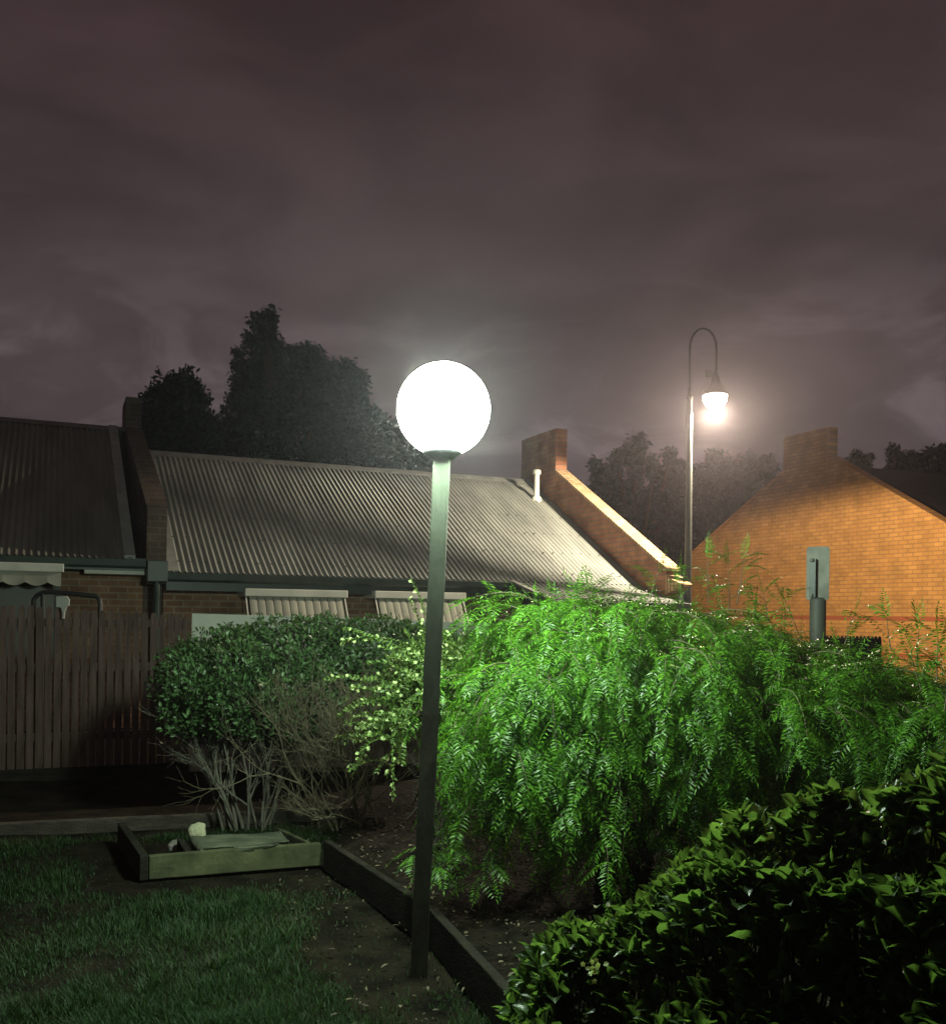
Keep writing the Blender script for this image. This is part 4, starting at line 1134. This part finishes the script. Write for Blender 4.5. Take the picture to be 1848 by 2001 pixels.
# ------------------------------------------------------------------ trees beyond the roofs
def tree(name, label, blobs, yd, n, leaf, group=None, r0=0.45, r1=0.62, cs=1.0):
    base = at(np.mean([b_[0] for b_ in blobs]), 1100, yd) * np.array((1, 1, 0))
    root = tag(empty(name, base), label, 'tree', group)
    k = yd / FPX; c = Cloud(); E = []
    for (px, py, rx_, ry_) in blobs:
        p = at(px, py, yd + rng.normal(0, 0.6)); E.append((p[0], p[1], p[2], rx_ * k, max(rx_ * k, 0.8) * 0.9, ry_ * k))
    E = np.array(E)
    # break every mass into leaf clumps so the outline stays uneven
    cl = []
    area = np.array([e_[3] * e_[5] for e_ in E])
    for e_, ar in zip(E, area):
        m = max(6, int(n / 38 * ar / area.sum()))
        d = rnd_unit(m); rad = r0 + r1 * rng.random(m) ** 0.5
        cl.append(e_[:3] + d * rad[:, None] * e_[3:6])
    cl = np.concatenate(cl)
    m = len(cl); per = 38
    sz = (0.16 + 0.30 * rng.random(m) ** 1.5) * (0.6 + 0.4 * yd / 40) * cs
    P = np.repeat(cl, per, 0) + rnd_unit(m * per) * (rng.random(m * per) ** 0.5 * np.repeat(sz, per))[:, None]
    N_ = len(P)
    c.leaves(P, rnd_unit(N_) + np.array((0, 0, -.3)), rnd_unit(N_) + np.array((0, 0, .5)), leaf * (0.7 + 0.6 * rng.random(N_)), leaf * 0.5, LEAFLET, LEAFLET_F)
    br = Cloud()
    top = E[np.argmax(E[:, 2])]
    P_ = np.array([base, base * 0.6 + np.array((top[0], top[1], 0)) * 0.4 + np.array((0, 0, top[2] * 0.45)), top[:3]])
    V, F = tube(P_, (0.32, 0.2, 0.05), 8); br.add(V, F)
    for e_ in E:
        t = 0.35 + 0.4 * rng.random(); s0_ = P_[1] if t > .5 else (P_[0] + P_[1]) / 2
        V, F = tube(np.array([s0_, (s0_ + e_[:3]) / 2 + np.array((0, 0, .3)), e_[:3]]), (0.12, 0.08, 0.03), 5); br.add(V, F)
    for cc, nm, mm in ((c, 'crown', M_TREE), (br, 'trunk', M_DKBARK)):
        o_ = cc.build(nm, mm, root); o_.location = -Vector(root.location)

tree('leafy_tree', 'tallest tree, with a narrow pointed top, behind the cottage roof',
     [(520, 632, 22, 26), (512, 665, 34, 34), (500, 715, 40, 50), (505, 770, 52, 70), (495, 840, 60, 80), (560, 745, 55, 65), (598, 700, 30, 28), (600, 760, 55, 60), (655, 735, 34, 34), (650, 800, 55, 70), (690, 760, 26, 40), (600, 850, 90, 60), (690, 850, 50, 60), (450, 870, 50, 50), (460, 920, 60, 50), (560, 920, 90, 60), (680, 930, 80, 60)], 30, 56000, 0.18, r0=0.35, r1=0.70, cs=0.85)
tree('bushy_tree', 'smaller round dark tree between the left chimney and the tallest tree',
     [(348, 765, 34, 36), (365, 748, 14, 20), (325, 800, 42, 45), (372, 800, 40, 50), (350, 860, 66, 60), (300, 850, 40, 60), (390, 880, 40, 60), (330, 920, 70, 50), (400, 930, 60, 40)], 24, 26000, 0.15, r0=0.35, r1=0.70, cs=0.85)
tree('bushy_tree', 'dim low tree just behind the glowing globe lamp',
     [(735, 850, 40, 46), (765, 880, 46, 52), (740, 910, 60, 50), (800, 920, 46, 36)], 34, 12000, 0.24)
tree('lobed_tree', 'dark tree with upright leafy lobes between the right chimney and the street lamp pole',
     [(1168, 915, 14, 30), (1178, 940, 22, 40), (1205, 900, 14, 24), (1240, 890, 24, 45), (1245, 870, 10, 22), (1280, 920, 14, 34), (1310, 900, 12, 34), (1300, 960, 40, 50), (1330, 930, 26, 30), (1215, 960, 50, 50), (1160, 980, 50, 40), (1240, 1010, 80, 60), (1320, 1020, 60, 60), (1180, 1040, 80, 50), (1120, 960, 30, 25), (1300, 1080, 80, 40)], 38, 34000, 0.2, r0=0.2, r1=0.75, cs=0.75)
tree('lobed_tree', 'dark spreading tree between the street lamp pole and the orange gable',
     [(1395, 915, 30, 34), (1375, 930, 26, 30), (1430, 930, 34, 34), (1460, 910, 16, 24), (1480, 925, 30, 34), (1500, 915, 12, 30), (1420, 980, 60, 50), (1480, 970, 40, 40), (1380, 1000, 50, 60), (1440, 1030, 80, 50), (1390, 1070, 60, 40)], 42, 28000, 0.22, r0=0.2, r1=0.75, cs=0.75)
tree('spindly_tree', 'thin tree with knotted upright tops above the roof at right edge',
     [(1745, 878, 8, 10), (1748, 895, 8, 14), (1752, 915, 14, 22), (1775, 905, 12, 24), (1760, 935, 30, 26), (1735, 930, 10, 20), (1790, 905, 7, 16)], 36, 7000, 0.2, r0=0.1, r1=0.7, cs=0.5)
tree('spindly_tree', 'second thin tree, with ball shaped tips, at the far right edge',
     [(1812, 885, 9, 9), (1814, 910, 6, 16), (1840, 880, 9, 10), (1843, 905, 10, 20), (1826, 915, 12, 20), (1850, 930, 26, 24), (1815, 940, 24, 20)], 36, 7000, 0.2, r0=0.1, r1=0.7, cs=0.5)
tree('low_tree', 'two small dark tufts of treetop peeping over the gable coping',
     [(1668, 896, 9, 14), (1690, 898, 8, 11), (1680, 915, 24, 14)], 40, 2500, 0.2, r0=0.1, r1=0.7, cs=0.5)

# ------------------------------------------------------------------ scattering volume added for a soft glow round the lamps
if HAZE_D > 0:
    hz = MB().box((-60, -6, -1.0), (60, 60, 22.0)).build('glow_haze', bpy.data.materials.new('air'))
    hm = hz.data.materials[0]; hm.use_nodes = True
    N, L = hm.node_tree.nodes, hm.node_tree.links
    N.clear()
    pv = N.new('ShaderNodeVolumePrincipled'); pv.inputs['Density'].default_value = HAZE_D
    pv.inputs['Color'].default_value = (1.0, 0.89, 0.97, 1); pv.inputs['Anisotropy'].default_value = 0.85
    ot = N.new('ShaderNodeOutputMaterial'); L.new(pv.outputs[0], ot.inputs['Volume'])
    hz['kind'] = 'stuff'
